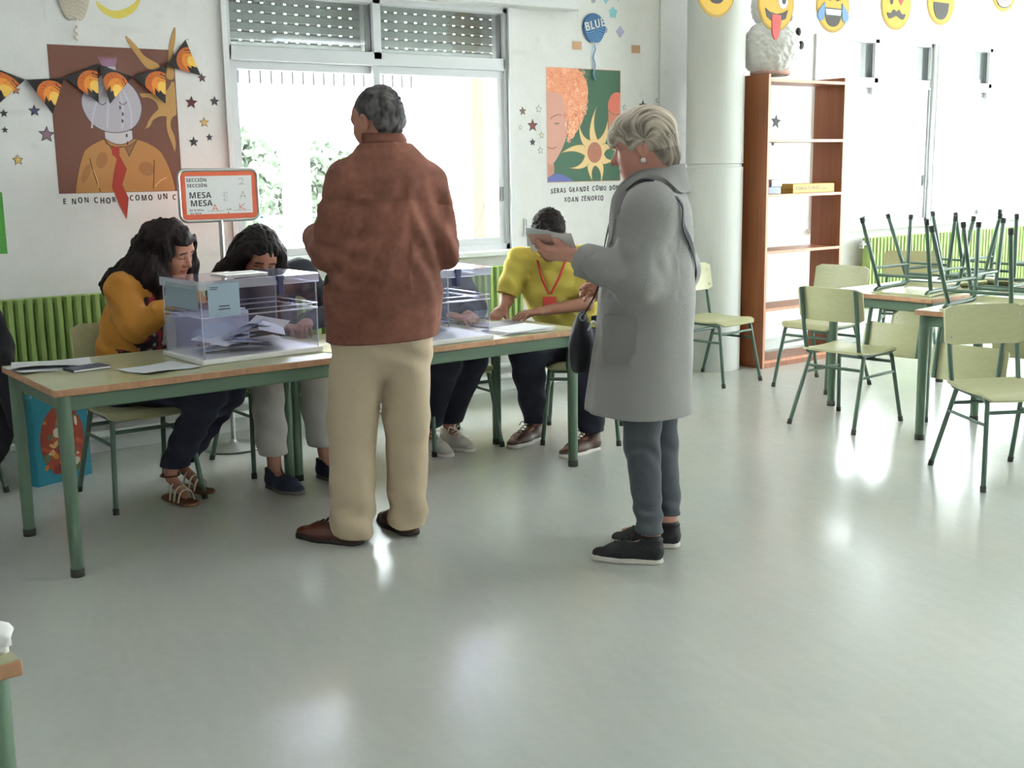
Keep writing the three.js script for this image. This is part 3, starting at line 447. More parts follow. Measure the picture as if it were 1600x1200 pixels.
// ---------------------------------------------------------------- things on the back wall
const ON = WZ + 0.0005;
const font = await new FontLoader().loadAsync('fonts/droid/droid_sans_bold.typeface.json');
function lettering(lines, x, y, size, step, turn = 0) { // hand-painted capitals, each a little out of line
  const g = []; lines.forEach((s, j) => { let cx = x[j]; for (const ch of s) { if (ch === ' ') { cx += size * 0.62; continue; } const t = new TextGeometry(ch, { font, size: size * (1 + 0.08 * noise(cx * 40, j, 3)), depth: 0.0008, curveSegments: 3, bevelEnabled: false }); t.computeBoundingBox(); const w = t.boundingBox.max.x; t.scale(0.86, 1, 1); t.rotateZ(0.1 * noise(cx * 55, j, 9)); t.translate(cx, y[j] + 0.004 * noise(cx * 70, j, 5) + (cx - x[j]) * turn, 0); g.push(t); cx += w * 0.86 + step; } }); return merge(g);
}
const ink = std(0x2b2a2e, 0.7);
{ // mural of a weeping onion-headed figure in a brown shirt
  const X0 = 1.81, X1 = 2.452, Y0 = 1.352, Y1 = 2.078, o = thing('wall_mural', 'brown wall painting of an onion-headed figure with a red tie', 'painting', [0, 0, ON]);
  const tx = canvasTex(900, 1020, (g, W, H) => {
    const X = (x) => (x - 285) / 668 * W, Y = (y) => (y - 252) / 772 * H, P = (pts, f, s, lw = 4) => { g.beginPath(); pts.forEach((p, i) => (i ? (p.length === 4 ? g.quadraticCurveTo(X(p[0]), Y(p[1]), X(p[2]), Y(p[3])) : g.lineTo(X(p[0]), Y(p[1]))) : g.moveTo(X(p[0]), Y(p[1])))); if (f) { g.closePath(); g.fillStyle = f; g.fill(); } if (s) { g.strokeStyle = s; g.lineWidth = lw; g.stroke(); } };
    g.fillStyle = '#6d3f30'; g.fillRect(0, 0, W, H); let s = 3; const q = () => (s = (s * 16807) % 2147483647) / 2147483647;
    for (let i = 0; i < 900; i++) { g.fillStyle = q() > 0.5 ? 'rgba(125,75,58,0.12)' : 'rgba(80,42,32,0.12)'; g.fillRect(q() * W, q() * H, 20 + q() * 50, 3 + q() * 5); }
    P([[930, 420], [905, 480, 870, 490], [800, 485, 750, 487], [745, 520, 790, 512], [850, 530, 845, 575], [800, 610, 780, 650], [770, 690, 730, 685], [800, 690, 810, 640], [850, 605, 890, 615], [880, 670, 895, 720], [915, 770, 925, 820], [950, 740, 915, 680], [905, 620, 950, 605], [955, 500, 950, 420]], '#b58a4f', '#5e3f26', 5);
    P([[545, 690], [545, 765], [620, 790, 695, 760], [695, 690]], '#cfcad0', '#5b4a48');
    P([[365, 1035], [385, 900, 430, 800], [470, 760, 545, 735], [620, 800, 700, 735], [790, 750, 850, 810], [900, 900, 915, 1010], [915, 1040]], '#b07a41', '#5e3a22', 6);
    for (const [x, y, w2, h2] of [[520, 850, 40, 60], [760, 900, 60, 50], [430, 920, 25, 70]]) { g.fillStyle = 'rgba(140,88,44,0.55)'; g.beginPath(); g.ellipse(X(x), Y(y), w2, h2, 0.4, 0, 7); g.fill(); }
    P([[455, 840], [470, 930, 500, 1020]], null, '#55331d', 7); P([[805, 850], [800, 930, 790, 1010]], null, '#55331d', 7); P([[470, 900], [490, 950, 492, 1000]], null, '#d3a468', 6); P([[800, 1000], [830, 960, 870, 950]], null, '#e0b57a', 5);
    P([[540, 735], [560, 760], [590, 820], [620, 780], [650, 780], [668, 830], [715, 745], [690, 765], [620, 800, 550, 762]], '#8a5c33', '#4a2f1e', 5);
    g.fillStyle = '#bdb7c2'; g.beginPath(); g.moveTo(X(590), Y(345)); g.quadraticCurveTo(X(560), Y(400), X(480), Y(450)); g.quadraticCurveTo(X(420), Y(510), X(440), Y(580)); g.quadraticCurveTo(X(480), Y(705), X(610), Y(703)); g.quadraticCurveTo(X(740), Y(700), X(757), Y(570)); g.quadraticCurveTo(X(750), Y(460), X(660), Y(415)); g.quadraticCurveTo(X(625), Y(380), X(632), Y(345)); g.closePath(); g.fill(); g.strokeStyle = '#4a3f46'; g.lineWidth = 5; g.stroke();
    g.strokeStyle = 'rgba(205,200,214,0.9)'; g.lineWidth = 14; for (const [a, b] of [[500, 480], [580, 560], [680, 640], [720, 690]]) { g.beginPath(); g.moveTo(X(600), Y(400)); g.quadraticCurveTo(X(a), Y(520), X(b), Y(680)); g.stroke(); }
    g.strokeStyle = '#96708c'; g.lineWidth = 5; for (let i = 0; i < 26; i++) { g.beginPath(); g.moveTo(X(560 + i * 2.6), Y(352)); g.lineTo(X(540 + i * 4), Y(300 + (i % 3) * 8)); g.stroke(); }
    g.strokeStyle = '#3c3640'; g.lineWidth = 5; g.beginPath(); g.arc(X(545), Y(535), 26, 0.3, 2.8); g.stroke(); g.beginPath(); g.arc(X(655), Y(530), 28, 0.3, 2.8); g.stroke();
    g.fillStyle = '#3c3640'; for (const [x, y] of [[638, 568], [650, 603], [646, 640], [663, 718], [664, 760]]) { g.beginPath(); g.ellipse(X(x), Y(y), 7, 13, 0, 0, 7); g.fill(); }
  });
  part(o, 'painted_panel', new THREE.PlaneGeometry(X1 - X0, Y1 - Y0).translate((X0 + X1) / 2, (Y0 + Y1) / 2, 0.0012), std(0xffffff, 0.6, { map: tx }));
  part(o, 'panel_edge', bx(X1 - X0 + 0.004, Y1 - Y0 + 0.004, 0.001, (X0 + X1) / 2, (Y0 + Y1) / 2, 0.0005), std(0x5c3427, 0.7));
  const tan = std(0xb58a4f, 0.7);
  part(o, 'painted_root', extr(smooth([[2.367, 1.978], [2.307, 1.982], [2.257, 2.041], [2.226, 2.087], [2.204, 2.136], [2.22, 2.13], [2.261, 2.088], [2.297, 2.043], [2.368, 2.004], [2.367, 1.978]]), 0.0018), tan);
  part(o, 'painted_root', extr(smooth([[2.419, 2.005], [2.427, 2.077], [2.439, 2.129], [2.468, 2.196], [2.471, 2.164], [2.463, 2.112], [2.447, 2.049], [2.447, 1.94], [2.407, 1.938], [2.419, 2.005]]), 0.0018), tan);
  part(o, 'painted_tie', extr(poly([[2.092, 1.583], [2.131, 1.583], [2.128, 1.54], [2.161, 1.469], [2.131, 1.388], [2.16, 1.32], [2.142, 1.212], [2.108, 1.283], [2.077, 1.379], [2.094, 1.455], [2.113, 1.522], [2.089, 1.545]]), 0.0022), std(0xa83226, 0.7));
  part(o, 'caption', lettering(['E NON CHORES', 'COMO UN CEBOLO'], [1.822, 2.165], [1.298, 1.305], 0.029, 0.0085, 0.0), ink);
}
{ // mural of a red-curled head holding a sun
  const X0 = 4.96, X1 = 5.6, Y0 = 1.347, Y1 = 2.082, o = thing('wall_mural', 'green wall painting of an orange-haired face and a sun', 'painting', [0, 0, ON]);
  const tx = canvasTex(860, 1000, (g, W, H) => {
    const X = (x) => (x - 265) / 402 * W, Y = (y) => (y - 380) / 618 * H; let s = 5; const q = () => (s = (s * 16807) % 2147483647) / 2147483647;
    g.fillStyle = '#2f5a40'; g.fillRect(0, 0, W, H); for (let i = 0; i < 700; i++) { g.fillStyle = q() > 0.5 ? 'rgba(64,110,80,0.12)' : 'rgba(30,66,46,0.14)'; g.fillRect(q() * W, q() * H, 10 + q() * 30, 4); }
    g.fillStyle = '#5a62a0'; g.beginPath(); g.moveTo(0, Y(960)); g.quadraticCurveTo(X(330), Y(930), X(410), Y(1000)); g.lineTo(0, H); g.fill();
    g.fillStyle = '#b9826c'; g.beginPath(); g.moveTo(0, Y(880)); g.lineTo(X(300), Y(900)); g.lineTo(X(300), Y(950)); g.lineTo(0, Y(975)); g.fill();
    g.fillStyle = '#cc9482'; g.beginPath(); g.moveTo(0, Y(470)); g.lineTo(X(370), Y(470)); g.lineTo(X(385), Y(690)); g.quadraticCurveTo(X(350), Y(830), X(290), Y(905)); g.quadraticCurveTo(X(275), Y(905), 0, Y(890)); g.fill();
    g.fillStyle = '#df9068'; g.beginPath(); g.moveTo(0, 0); g.lineTo(X(430), 0); g.quadraticCurveTo(X(500), Y(440), X(483), Y(540)); g.quadraticCurveTo(X(470), Y(700), X(370), Y(780)); g.quadraticCurveTo(X(395), Y(640), X(340), Y(520)); g.lineTo(0, Y(500)); g.fill();
    for (let i = 0; i < 330; i++) { const t = q(), yy = 385 + t * 390, xm = 483 - Math.max(0, yy - 600) * 0.55, xl = yy < 500 ? 268 : 350 + (yy - 500) * 0.08; const x = xl + q() * (xm - xl), r = 6 + q() * 13; g.strokeStyle = ['#eaa57e', '#d57d55', '#f3bd9a', '#c96a4a'][i % 4]; g.lineWidth = 4 + q() * 4; g.beginPath(); g.arc(X(x), Y(yy), r, q() * 6, q() * 6 + 3.8); g.stroke(); }
    g.strokeStyle = '#5a3a34'; g.lineWidth = 6; g.beginPath(); g.moveTo(X(282), Y(655)); g.quadraticCurveTo(X(310), Y(625), X(342), Y(632)); g.stroke(); g.beginPath(); g.moveTo(X(300), Y(682)); g.quadraticCurveTo(X(318), Y(672), X(332), Y(680)); g.stroke(); g.fillStyle = '#3c2c2c'; g.beginPath(); g.arc(X(316), Y(683), 7, 0, 7); g.fill();
    g.beginPath(); g.moveTo(0, Y(805)); g.quadraticCurveTo(X(290), Y(825), X(312), Y(805)); g.stroke(); g.beginPath(); g.moveTo(X(378), Y(655)); g.quadraticCurveTo(X(368), Y(690), X(378), Y(720)); g.stroke();
    g.fillStyle = '#cf6a52'; g.beginPath(); g.ellipse(X(650), Y(580), 112, 130, 0, 0, 7); g.fill(); g.fillStyle = '#c4755c'; g.fillRect(X(600), Y(610), 160, 300); g.strokeStyle = '#7a3a30'; g.lineWidth = 5; g.beginPath(); g.moveTo(X(602), Y(600)); g.quadraticCurveTo(X(630), Y(640), X(665), Y(620)); g.stroke();
    const cx = X(522), cy = Y(838), R = 105; g.fillStyle = '#e2c188'; g.strokeStyle = '#8a6a38'; g.lineWidth = 4;
    for (let i = 0; i < 9; i++) { const a = -Math.PI / 2 - 0.05 + i * Math.PI * 2 / 9, L = [420, 330, 260, 250, 300, 260, 330, 390, 330][i], c = Math.cos(a), n = Math.sin(a), w = 46, b = i % 2 ? 105 : -105; g.beginPath(); g.moveTo(cx + c * R - n * w, cy + n * R + c * w); g.quadraticCurveTo(cx + c * L * 0.6 - n * (w * 0.4 + b * 0.5), cy + n * L * 0.6 + c * (w * 0.4 + b * 0.5), cx + c * L + n * b * 0.5, cy + n * L - c * b * 0.5); g.quadraticCurveTo(cx + c * L * 0.6 + n * (w * 0.7 - b * 0.4), cy + n * L * 0.6 - c * (w * 0.7 - b * 0.4), cx + c * R + n * w, cy + n * R - c * w); g.closePath(); g.fill(); g.stroke(); }
    g.beginPath(); g.ellipse(cx, cy, R * 1.1, R * 1.15, 0, 0, 7); g.fill(); g.fillStyle = '#a8684e'; g.beginPath(); g.ellipse(cx, cy, 86, 94, 0, 0, 7); g.fill();
  });
  part(o, 'painted_panel', new THREE.PlaneGeometry(X1 - X0, Y1 - Y0).translate((X0 + X1) / 2, (Y0 + Y1) / 2, 0.0012), std(0xffffff, 0.6, { map: tx }));
  part(o, 'panel_edge', bx(X1 - X0 + 0.008, Y1 - Y0 + 0.008, 0.001, (X0 + X1) / 2, (Y0 + Y1) / 2, 0.0005), std(0xd9a58c, 0.7));
  part(o, 'caption', lettering(['SERAS GRANDE COMO DON', 'XOAN ZENORIO'], [4.985, 5.1], [1.275, 1.212], 0.033, 0.006, 0.015), ink);
}
{ // painted stars, each a thin cut-out
  const S = [[1.642, 1.854, 0.024, 0xc98a5e, 'orange star half covered by a pennant at the left'], [1.577, 1.743, 0.021, 0x4a4448, 'dark star at the left edge below the pennants'], [1.575, 1.664, 0.017, 0x4a4448, 'small dark star at the left edge above the yellow one'], [1.722, 1.758, 0.031, 0x4a4a6e, 'slate blue star left of the onion painting'], [1.771, 1.643, 0.043, 0x8f6f82, 'large mauve star touching the onion painting'], [1.623, 1.519, 0.028, 0xcfae62, 'yellow star low at the left of the onion painting'],
    [2.602, 1.943, 0.026, 0x6e4a48, 'brown star at the tip of the last pennant'], [2.534, 1.813, 0.036, 0x6f2f36, 'large dark red star right of the onion painting'], [2.666, 1.822, 0.028, 0x46464a, 'dark grey star next to the window frame'], [2.6, 1.71, 0.029, 0xd8b068, 'yellow star between the onion painting and the window'], [2.534, 1.607, 0.029, 0x46464a, 'dark grey star just above the section sign'], [2.624, 1.631, 0.021, 0x54545a, 'small grey star above the section sign near the window'],
    [4.76, 1.802, 0.03, 0x8a7466, 'tan star between the window and the sun painting, upper left'], [4.891, 1.818, 0.027, 0xe6e6e2, 'white outlined star at the upper left of the sun painting'], [4.84, 1.712, 0.044, 0x8c4a44, 'large red-brown star left of the sun painting'], [4.74, 1.699, 0.017, 0xe6e6e2, 'tiny white outlined star nearest the window frame'], [4.914, 1.651, 0.024, 0xe6dcc8, 'cream outlined star beside the sun painting'], [4.838, 1.606, 0.026, 0x4e5256, 'dark grey star left of the sun painting, below the red one'], [4.902, 1.554, 0.026, 0xe0e0dc, 'lowest white outlined star left of the sun painting'],
    [5.642, 1.84, 0.023, 0xe2e2de, 'white outlined star just right of the sun painting'], [5.814, 1.854, 0.042, 0x6a5450, 'dark brown star above the head of the woman in grey'], [5.95, 1.893, 0.022, 0xdcdcd8, 'small outlined star at the plaster joint beside the column'], [7.2, 1.76, 0.058, 0x3c3e42, 'large dark star on the wall seen through the bookcase']];
  for (const [x, y, r, c, l] of S) { const o = thing('wall_star', l, 'star', [x, y, ON], 0, 'painted stars on the wall'); part(o, 'outline', extr(starShape(r, 0.44), 0.001), ink); part(o, 'fill', extr(starShape(r * 0.8, 0.44), 0.0016), std(c, 0.7)); o.rotation.z = 0.12 * noise(x * 9, y * 9, 1); }
  solo('wall_dot', extr(ellipse(0.016, 0.02), 0.0012), ink, 'small dark dot below the star seen through the bookcase', 'dot', [7.17, 1.60, ON]);
}
{ // Halloween pennants on a string
  const o = thing('pennant_garland', 'string of black and orange haunted house pennants across the left wall', 'garland', [0, 0, ON + 0.012]);
  const tx = canvasTex(256, 256, (g, W, H) => { g.fillStyle = '#1e1a1a'; g.fillRect(0, 0, W, H); g.fillStyle = '#c4621f'; g.beginPath(); g.ellipse(150, 110, 100, 100, 0, 0, 7); g.fill(); g.fillStyle = '#e08a2c'; g.beginPath(); g.ellipse(160, 125, 68, 75, 0, 0, 7); g.fill(); g.fillStyle = '#edc058'; g.beginPath(); g.ellipse(165, 140, 38, 46, 0, 0, 7); g.fill(); g.strokeStyle = '#1e1a1a'; g.lineWidth = 5; for (const [a, b, c, d] of [[240, 200, 215, 60], [222, 100, 180, 60], [226, 120, 250, 60], [216, 70, 190, 40]]) { g.beginPath(); g.moveTo(a, b); g.lineTo(c, d); g.stroke(); } g.fillStyle = '#1e1a1a'; g.beginPath(); g.moveTo(60, 256); g.lineTo(90, 170); g.lineTo(108, 120); g.lineTo(120, 165); g.lineTo(136, 150); g.lineTo(150, 190); g.lineTo(190, 215); g.lineTo(220, 256); g.fill(); for (let i = 0; i < 9; i++) g.fillRect(70 + (i * 41) % 150, 20 + (i * 29) % 70, 9, 4); });
  const m = std(0xffffff, 0.6, { map: tx, side: THREE.DoubleSide });
  const F = [[[1.46, 1.99], [1.685, 1.903], [1.555, 1.79]], [[1.693, 1.905], [1.873, 1.917], [1.801, 1.742]], [[1.88, 1.918], [2.045, 1.992], [2.034, 1.8]], [[2.05, 1.992], [2.218, 1.934], [2.09, 1.797]], [[2.225, 1.935], [2.402, 1.995], [2.383, 1.803]], [[2.408, 1.998], [2.518, 2.133], [2.585, 1.952]]];
  F.forEach(([a, b, c], i) => { const z = 0.001 + 0.002 * (i % 2), g = new THREE.BufferGeometry(), e = 0.0008; const pos = [], uv = [], T = (p, dz) => pos.push(p[0], p[1], z + dz + (p === c ? 0.012 : 0)); for (const [t, d] of [[[a, c, b], e], [[a, b, c], 0]]) for (const p of t) { T(p, d); uv.push(...(p === a ? [0, 1] : p === b ? [1, 1] : [0.5, 0])); } for (const [p, q] of [[a, b], [b, c], [c, a]]) { T(p, 0); T(q, 0); T(q, e); T(p, 0); T(q, e); T(p, e); for (let k = 0; k < 6; k++) uv.push(0, 0); } g.setAttribute('position', new THREE.Float32BufferAttribute(pos, 3)); g.setAttribute('uv', new THREE.Float32BufferAttribute(uv, 2)); g.computeVertexNormals(); part(o, 'pennant', g, m); });
  part(o, 'cord', tubeLine([[1.2, 2.06], [1.46, 1.99], [1.689, 1.904], [1.876, 1.918], [2.047, 1.993], [2.221, 1.935], [2.405, 1.997], [2.518, 2.134], [2.535, 2.137]].map(([x, y]) => V(x, y, 0.002)), 0.0012, 5), ink);
}
{ // drawings and paper balloons
  const paperW = std(0xe9e9e6, 0.85);
  const d1 = thing('banana_drawing', 'white sheet with a yellow banana drawn above the onion painting', 'drawing', [0, 0, ON]);
  part(d1, 'sheet', bx(0.53, 0.4, 0.001, 2.075, 2.388, 0.0005), paperW);
  part(d1, 'banana', extr(smooth([[2.065, 2.305], [2.075, 2.27], [2.115, 2.236], [2.17, 2.222], [2.225, 2.24], [2.27, 2.275], [2.295, 2.325], [2.285, 2.33], [2.255, 2.3], [2.2, 2.27], [2.14, 2.262], [2.09, 2.287], [2.065, 2.305]]), 0.0016), std(0xd8c65a, 0.7));
  const balloon = (name, label, x, y, rx, ry, col, spot, word, tail) => {
    const o = thing(name, label, 'balloon', [x, y, ON + 0.006]), n = 40;
    part(o, 'balloon', extr((() => { const p = []; for (let i = 0; i <= n; i++) { const a = Math.PI / 2 + i / n * Math.PI * 2, k = Math.sin(a) < 0 ? 1 - 0.28 * Math.sin(a) ** 2 * (1 - Math.abs(Math.cos(a))) : 1; p.push([Math.cos(a) * rx * (Math.sin(a) < 0 ? 1 - 0.25 * -Math.sin(a) : 1), Math.sin(a) * ry * k * (Math.sin(a) < 0 ? 1.25 : 1)]); } return poly(p); })(), 0.004, 0.002), std(col, 0.6));
    let k = 0; const bits = []; for (let ring = 0.16; ring < 0.97; ring += 0.13) { const m = Math.round(ring * 34); for (let i = 0; i < m; i++) { const a = i / m * 6.283 + ring * 5; bits.push(new THREE.BoxGeometry(rx * 0.1, ry * 0.05, 0.004).rotateZ(a + rr(-0.5, 0.5)).translate(Math.cos(a) * rx * ring * 0.93 * (Math.sin(a) < 0 ? 0.85 : 1), Math.sin(a) * ry * ring * (Math.sin(a) < 0 ? 1.05 : 0.97), 0.008)); k++; } }
    const s = part(o, 'confetti', merge(bits), std(spot, 0.7)); s.userData.kind = 'stuff';
    const t = new TextGeometry(word, { font, size: rx * 0.55, depth: 0.003, curveSegments: 3 }); t.center(); t.rotateZ(0.25); t.translate(0, ry * 0.25, 0.012); part(o, 'word', t, std(0xe6e4de, 0.7));
    part(o, 'tail', tube(Array.from({ length: 9 }, (_, i) => [0.009 * Math.sin(i * 1.7), -ry * 1.18 - i / 8 * tail, 0.006]), 0.005, 40, 6), std(spot, 0.7)); return o;
  };
  balloon('paper_balloon', 'beige paper balloon with the word yellow over the banana drawing', 1.953, 2.335, 0.082, 0.135, 0xc9bfae, 0xded6c6, 'YELLOW', 0.07);
  balloon('paper_balloon', 'blue mosaic paper balloon with a twisted tail above the sun painting', 5.36, 2.35, 0.098, 0.092, 0x2f5f96, 0x7fb2d6, 'BLUE', 0.23);
  const d2 = thing('flower_drawing', 'white poster of turquoise flowers taped above the sun painting', 'drawing', [0, 0, ON]);
  part(d2, 'sheet', bx(0.48, 0.5, 0.001, 5.465, 2.497, 0.0005), paperW);
  const fl = (x, y, r, c, n) => part(d2, 'flower', extr(starShape(r, 0.66, n), 0.0012).translate(x, y, 0.0006), std(c, 0.8));
  fl(5.535, 2.46, 0.042, 0x8ec8cf, 5); fl(5.6, 2.34, 0.04, 0xb9b6d6, 4); fl(5.465, 2.345, 0.025, 0x9aa0b4, 8); fl(5.47, 2.56, 0.05, 0x8ec8cf, 4); fl(5.58, 2.58, 0.045, 0x9bcfd6, 6); fl(5.36, 2.53, 0.025, 0xa9a9b4, 8);
  for (const [x, y, l] of [[5.218, 2.232, 'left'], [5.744, 2.232, 'right']]) solo('adhesive_tape', rbx(0.08, 0.052, 0.001, 0.0004, 0, 0, 0.0021), std(0xb8906c, 0.6), `brown strip of tape at the lower ${l} corner of the flower poster`, 'tape', [x, y, ON], 0, 'tape strips under the flower poster');
  solo('green_poster', bx(0.5, 0.3, 0.002, 0, 0, 0.001), std(0x4f9a3e, 0.7), 'green poster cut off by the left edge of the picture', 'poster', [1.285, 1.215, ON]);
  const sw = thing('wall_switch', 'white double wall switch between the window and the man in yellow', 'switch', [4.79, 1.06, ON]); part(sw, 'plate', rbx(0.075, 0.12, 0.01, 0.003, 0, 0, 0.005), M.whitePaint); for (const y of [-0.028, 0.028]) part(sw, 'rocker', rbx(0.045, 0.045, 0.008, 0.003, 0, y, 0.012), std(0xdfe0de, 0.5));
}
// ---------------------------------------------------------------- hanging face cut-outs
{
  const Y = std(0xd2a62c, 0.6), E = std(0xb08c34, 0.65), K = std(0x36302a, 0.6), Wt = std(0xe9e9e6, 0.6), Rd = std(0xc23a34, 0.55), Bl = std(0x5b86b4, 0.5), z = -5.0;
  const face = (label, x, bottom, f) => { const o = thing('face_cutout', label, 'cutout', [x, bottom + 0.16, z], 0, 'yellow smiling face cut-outs hanging from the ceiling'); part(o, 'rim', extr(ellipse(0.16, 0.16), 0.004, 0.001, 24), E); part(o, 'face', extr(ellipse(0.15, 0.15, 0, 0.004), 0.0065, 0, 24), Y); const top = ROOM.h - bottom - 0.16; part(o, 'thread', cyl(0.001, 0.001, [0, 0.155, 0.003], [0, top, 0.003], 5), Wt); f((n, s, m, d = 0.009) => part(o, n, extr(s, d, 0, 10), m)); };
  const half = (w, y0, y1) => { const s = new THREE.Shape(); s.moveTo(-w, y0); s.lineTo(w, y0); s.quadraticCurveTo(w * 0.95, y1, 0, y1); s.quadraticCurveTo(-w * 0.95, y1, -w, y0); return s; };
  const eyes = (p) => { for (const s of [-1, 1]) p('eye', ellipse(0.018, 0.028, s * 0.05, 0.055), K); };
  face('yellow smiling face cut-out in front of the column', 5.24, 2.285, (p) => { p('mouth', half(0.07, -0.02, -0.085), K); eyes(p); });
  face('yellow face cut-out sticking out a red tongue', 5.76, 2.235, (p) => { p('mouth', poly([[-0.1, -0.03], [-0.06, -0.05], [0, -0.06], [0.06, -0.05], [0.105, -0.03], [0.085, -0.085], [0.03, -0.1], [-0.05, -0.1], [-0.085, -0.08]]), K); p('tongue', half(0.042, -0.065, -0.21), Rd, 0.011); p('eye_white', ellipse(0.042, 0.042, 0.06, 0.015), Wt); p('eye', ellipse(0.016, 0.02, 0.065, 0.02), K, 0.011); p('wink', poly([[-0.09, 0.03], [-0.02, 0.03], [-0.02, 0.042], [-0.09, 0.042]]), K); });
  face('yellow laughing face cut-out with two blue tears', 6.295, 2.255, (p) => { p('mouth', half(0.085, -0.012, -0.125), K); p('teeth', poly([[-0.078, -0.02], [0.078, -0.02], [0.07, -0.055], [-0.07, -0.055]]), Wt, 0.011); for (const s of [-1, 1]) { p('tear', smooth([[s * 0.085, 0.02], [s * 0.14, -0.03], [s * 0.15, -0.07], [s * 0.12, -0.095], [s * 0.088, -0.07], [s * 0.085, 0.02]]), Bl, 0.011); p('eye', poly([[s * 0.03, 0.03], [s * 0.09, 0.045], [s * 0.09, 0.06], [s * 0.03, 0.045]]), K); } });
  face('yellow face cut-out with a black moustache', 6.945, 2.305, (p) => { p('moustache', smooth([[0, -0.045], [0.03, -0.03], [0.06, -0.055], [0.1, -0.055], [0.075, -0.09], [0.03, -0.08], [0, -0.07], [-0.03, -0.08], [-0.075, -0.09], [-0.1, -0.055], [-0.06, -0.055], [-0.03, -0.03], [0, -0.045]]), K); p('eye', ellipse(0.016, 0.026, -0.055, 0.025), K); p('heart', poly([[0.045, 0.0], [0.02, 0.03], [0.032, 0.048], [0.045, 0.038], [0.058, 0.048], [0.07, 0.03]]), Rd); });
  face('yellow face cut-out with a wide open dark grin', 7.445, 2.365, (p) => { p('mouth', half(0.09, -0.012, -0.125), K); eyes(p); });
  face('yellow face cut-out with clenched white teeth, farthest right', 8.21, 2.5, (p) => { p('mouth', ellipse(0.1, 0.06, 0, -0.075), K); p('teeth', ellipse(0.092, 0.052, 0, -0.075), Wt, 0.011); for (let i = -3; i < 4; i++) p('tooth_gap', poly([[i * 0.024 - 0.002, -0.115], [i * 0.024 + 0.002, -0.115], [i * 0.024 + 0.002, -0.035], [i * 0.024 - 0.002, -0.035]]), K, 0.012); eyes(p); });
}
{ // snowman of crumpled white paper on the bookcase
  const o = thing('paper_snowman', 'white crumpled paper snowman with black buttons on top of the bookcase', 'decoration', [6.62, 2.05, -5.78]);
  const ball = (r, y) => { const g = mergeVertices((() => { const q = new THREE.IcosahedronGeometry(r, 22); q.deleteAttribute('normal'); q.deleteAttribute('uv'); return q; })()); const p = g.attributes.position; for (let i = 0; i < p.count; i++) { const x = p.getX(i), yy = p.getY(i), z = p.getZ(i), k = 1 + 0.05 * noise(x * 40 + 5, yy * 40, z * 40) + 0.05 * Math.abs(noise(x * 75, yy * 75, z * 75)) + 0.02 * noise(x * 160, yy * 160, z * 160); p.setXYZ(i, x * k, Math.max(-r * 0.9, yy * k), z * k); } g.computeVertexNormals(); return g.translate(0, y, 0); };
  const wm = std(0xf6f4f2, 0.85); part(o, 'body', ball(0.2, 0.18), wm); part(o, 'head', ball(0.14, 0.46), wm);
  for (const [x, y, z] of [[0.05, 0.39, 0.12], [0.09, 0.29, 0.165], [0.1, 0.2, 0.185]]) part(o, 'button', new THREE.SphereGeometry(0.024, 10, 8).scale(1, 1.25, 0.7).translate(x, y, z), K2());
  part(o, 'foot_ring', new THREE.TorusGeometry(0.12, 0.022, 8, 28).rotateX(Math.PI / 2).translate(0, 0.022, 0), std(0xc9a294, 0.8));
}
function K2() { return std(0x232325, 0.6); }
{ // parked car outside the bright windows
  const o = thing('parked_car', 'pale parked car seen outside through the bright windows', 'car', [22.6, -0.4, -14.6], 0.0), b = std(0xc9ccd8, 0.35), gl = std(0x9aa0c0, 0.2);
  part(o, 'body', extr(smooth([[-2.1, 0.3], [-2.15, 0.7], [-1.9, 0.85], [-1.1, 0.92], [0, 0.95], [1.2, 0.92], [2.0, 0.8], [2.15, 0.55], [2.1, 0.3], [0, 0.25], [-2.1, 0.3]]), 1.6, 0.04), b).position.z = -0.8;
  part(o, 'cabin', extr(smooth([[-1.45, 0.88], [-0.9, 1.35], [0, 1.45], [0.75, 1.36], [1.4, 0.88], [0, 0.86], [-1.45, 0.88]]), 1.4, 0.04), b).position.z = -0.7;
  part(o, 'side_window', extr(poly([[-1.1, 0.95], [-0.75, 1.3], [-0.05, 1.36], [-0.05, 0.95]]), 0.02), gl).position.z = 0.735; part(o, 'side_window', extr(poly([[0.06, 0.95], [0.06, 1.36], [0.62, 1.3], [1.05, 0.95]]), 0.02), gl).position.z = 0.735;
  for (const x of [-1.3, 1.3]) for (const z of [-0.75, 0.75]) part(o, 'wheel', new THREE.CylinderGeometry(0.31, 0.31, 0.2, 20).rotateX(Math.PI / 2).translate(x, 0.31, z), std(0x55565c, 0.7));
}

// ---------------------------------------------------------------- bodies: signed distances meshed with surface nets
const smin = (a, b, k) => { if (k <= 0) return Math.min(a, b); const h = Math.max(k - Math.abs(a - b), 0) / k; return Math.min(a, b) - h * h * k * 0.25; };
const cap = (a, b, ra, rb = ra, k = 0.03) => { const x0 = a[0], y0 = a[1], z0 = a[2], dx = b[0] - x0, dy = b[1] - y0, dz = b[2] - z0, L = dx * dx + dy * dy + dz * dz || 1e-9; return { k, d: (x, y, z) => { x -= x0; y -= y0; z -= z0; const t = clamp((x * dx + y * dy + z * dz) / L, 0, 1); return Math.sqrt((x - dx * t) ** 2 + (y - dy * t) ** 2 + (z - dz * t) ** 2) - (ra + (rb - ra) * t); } }; };
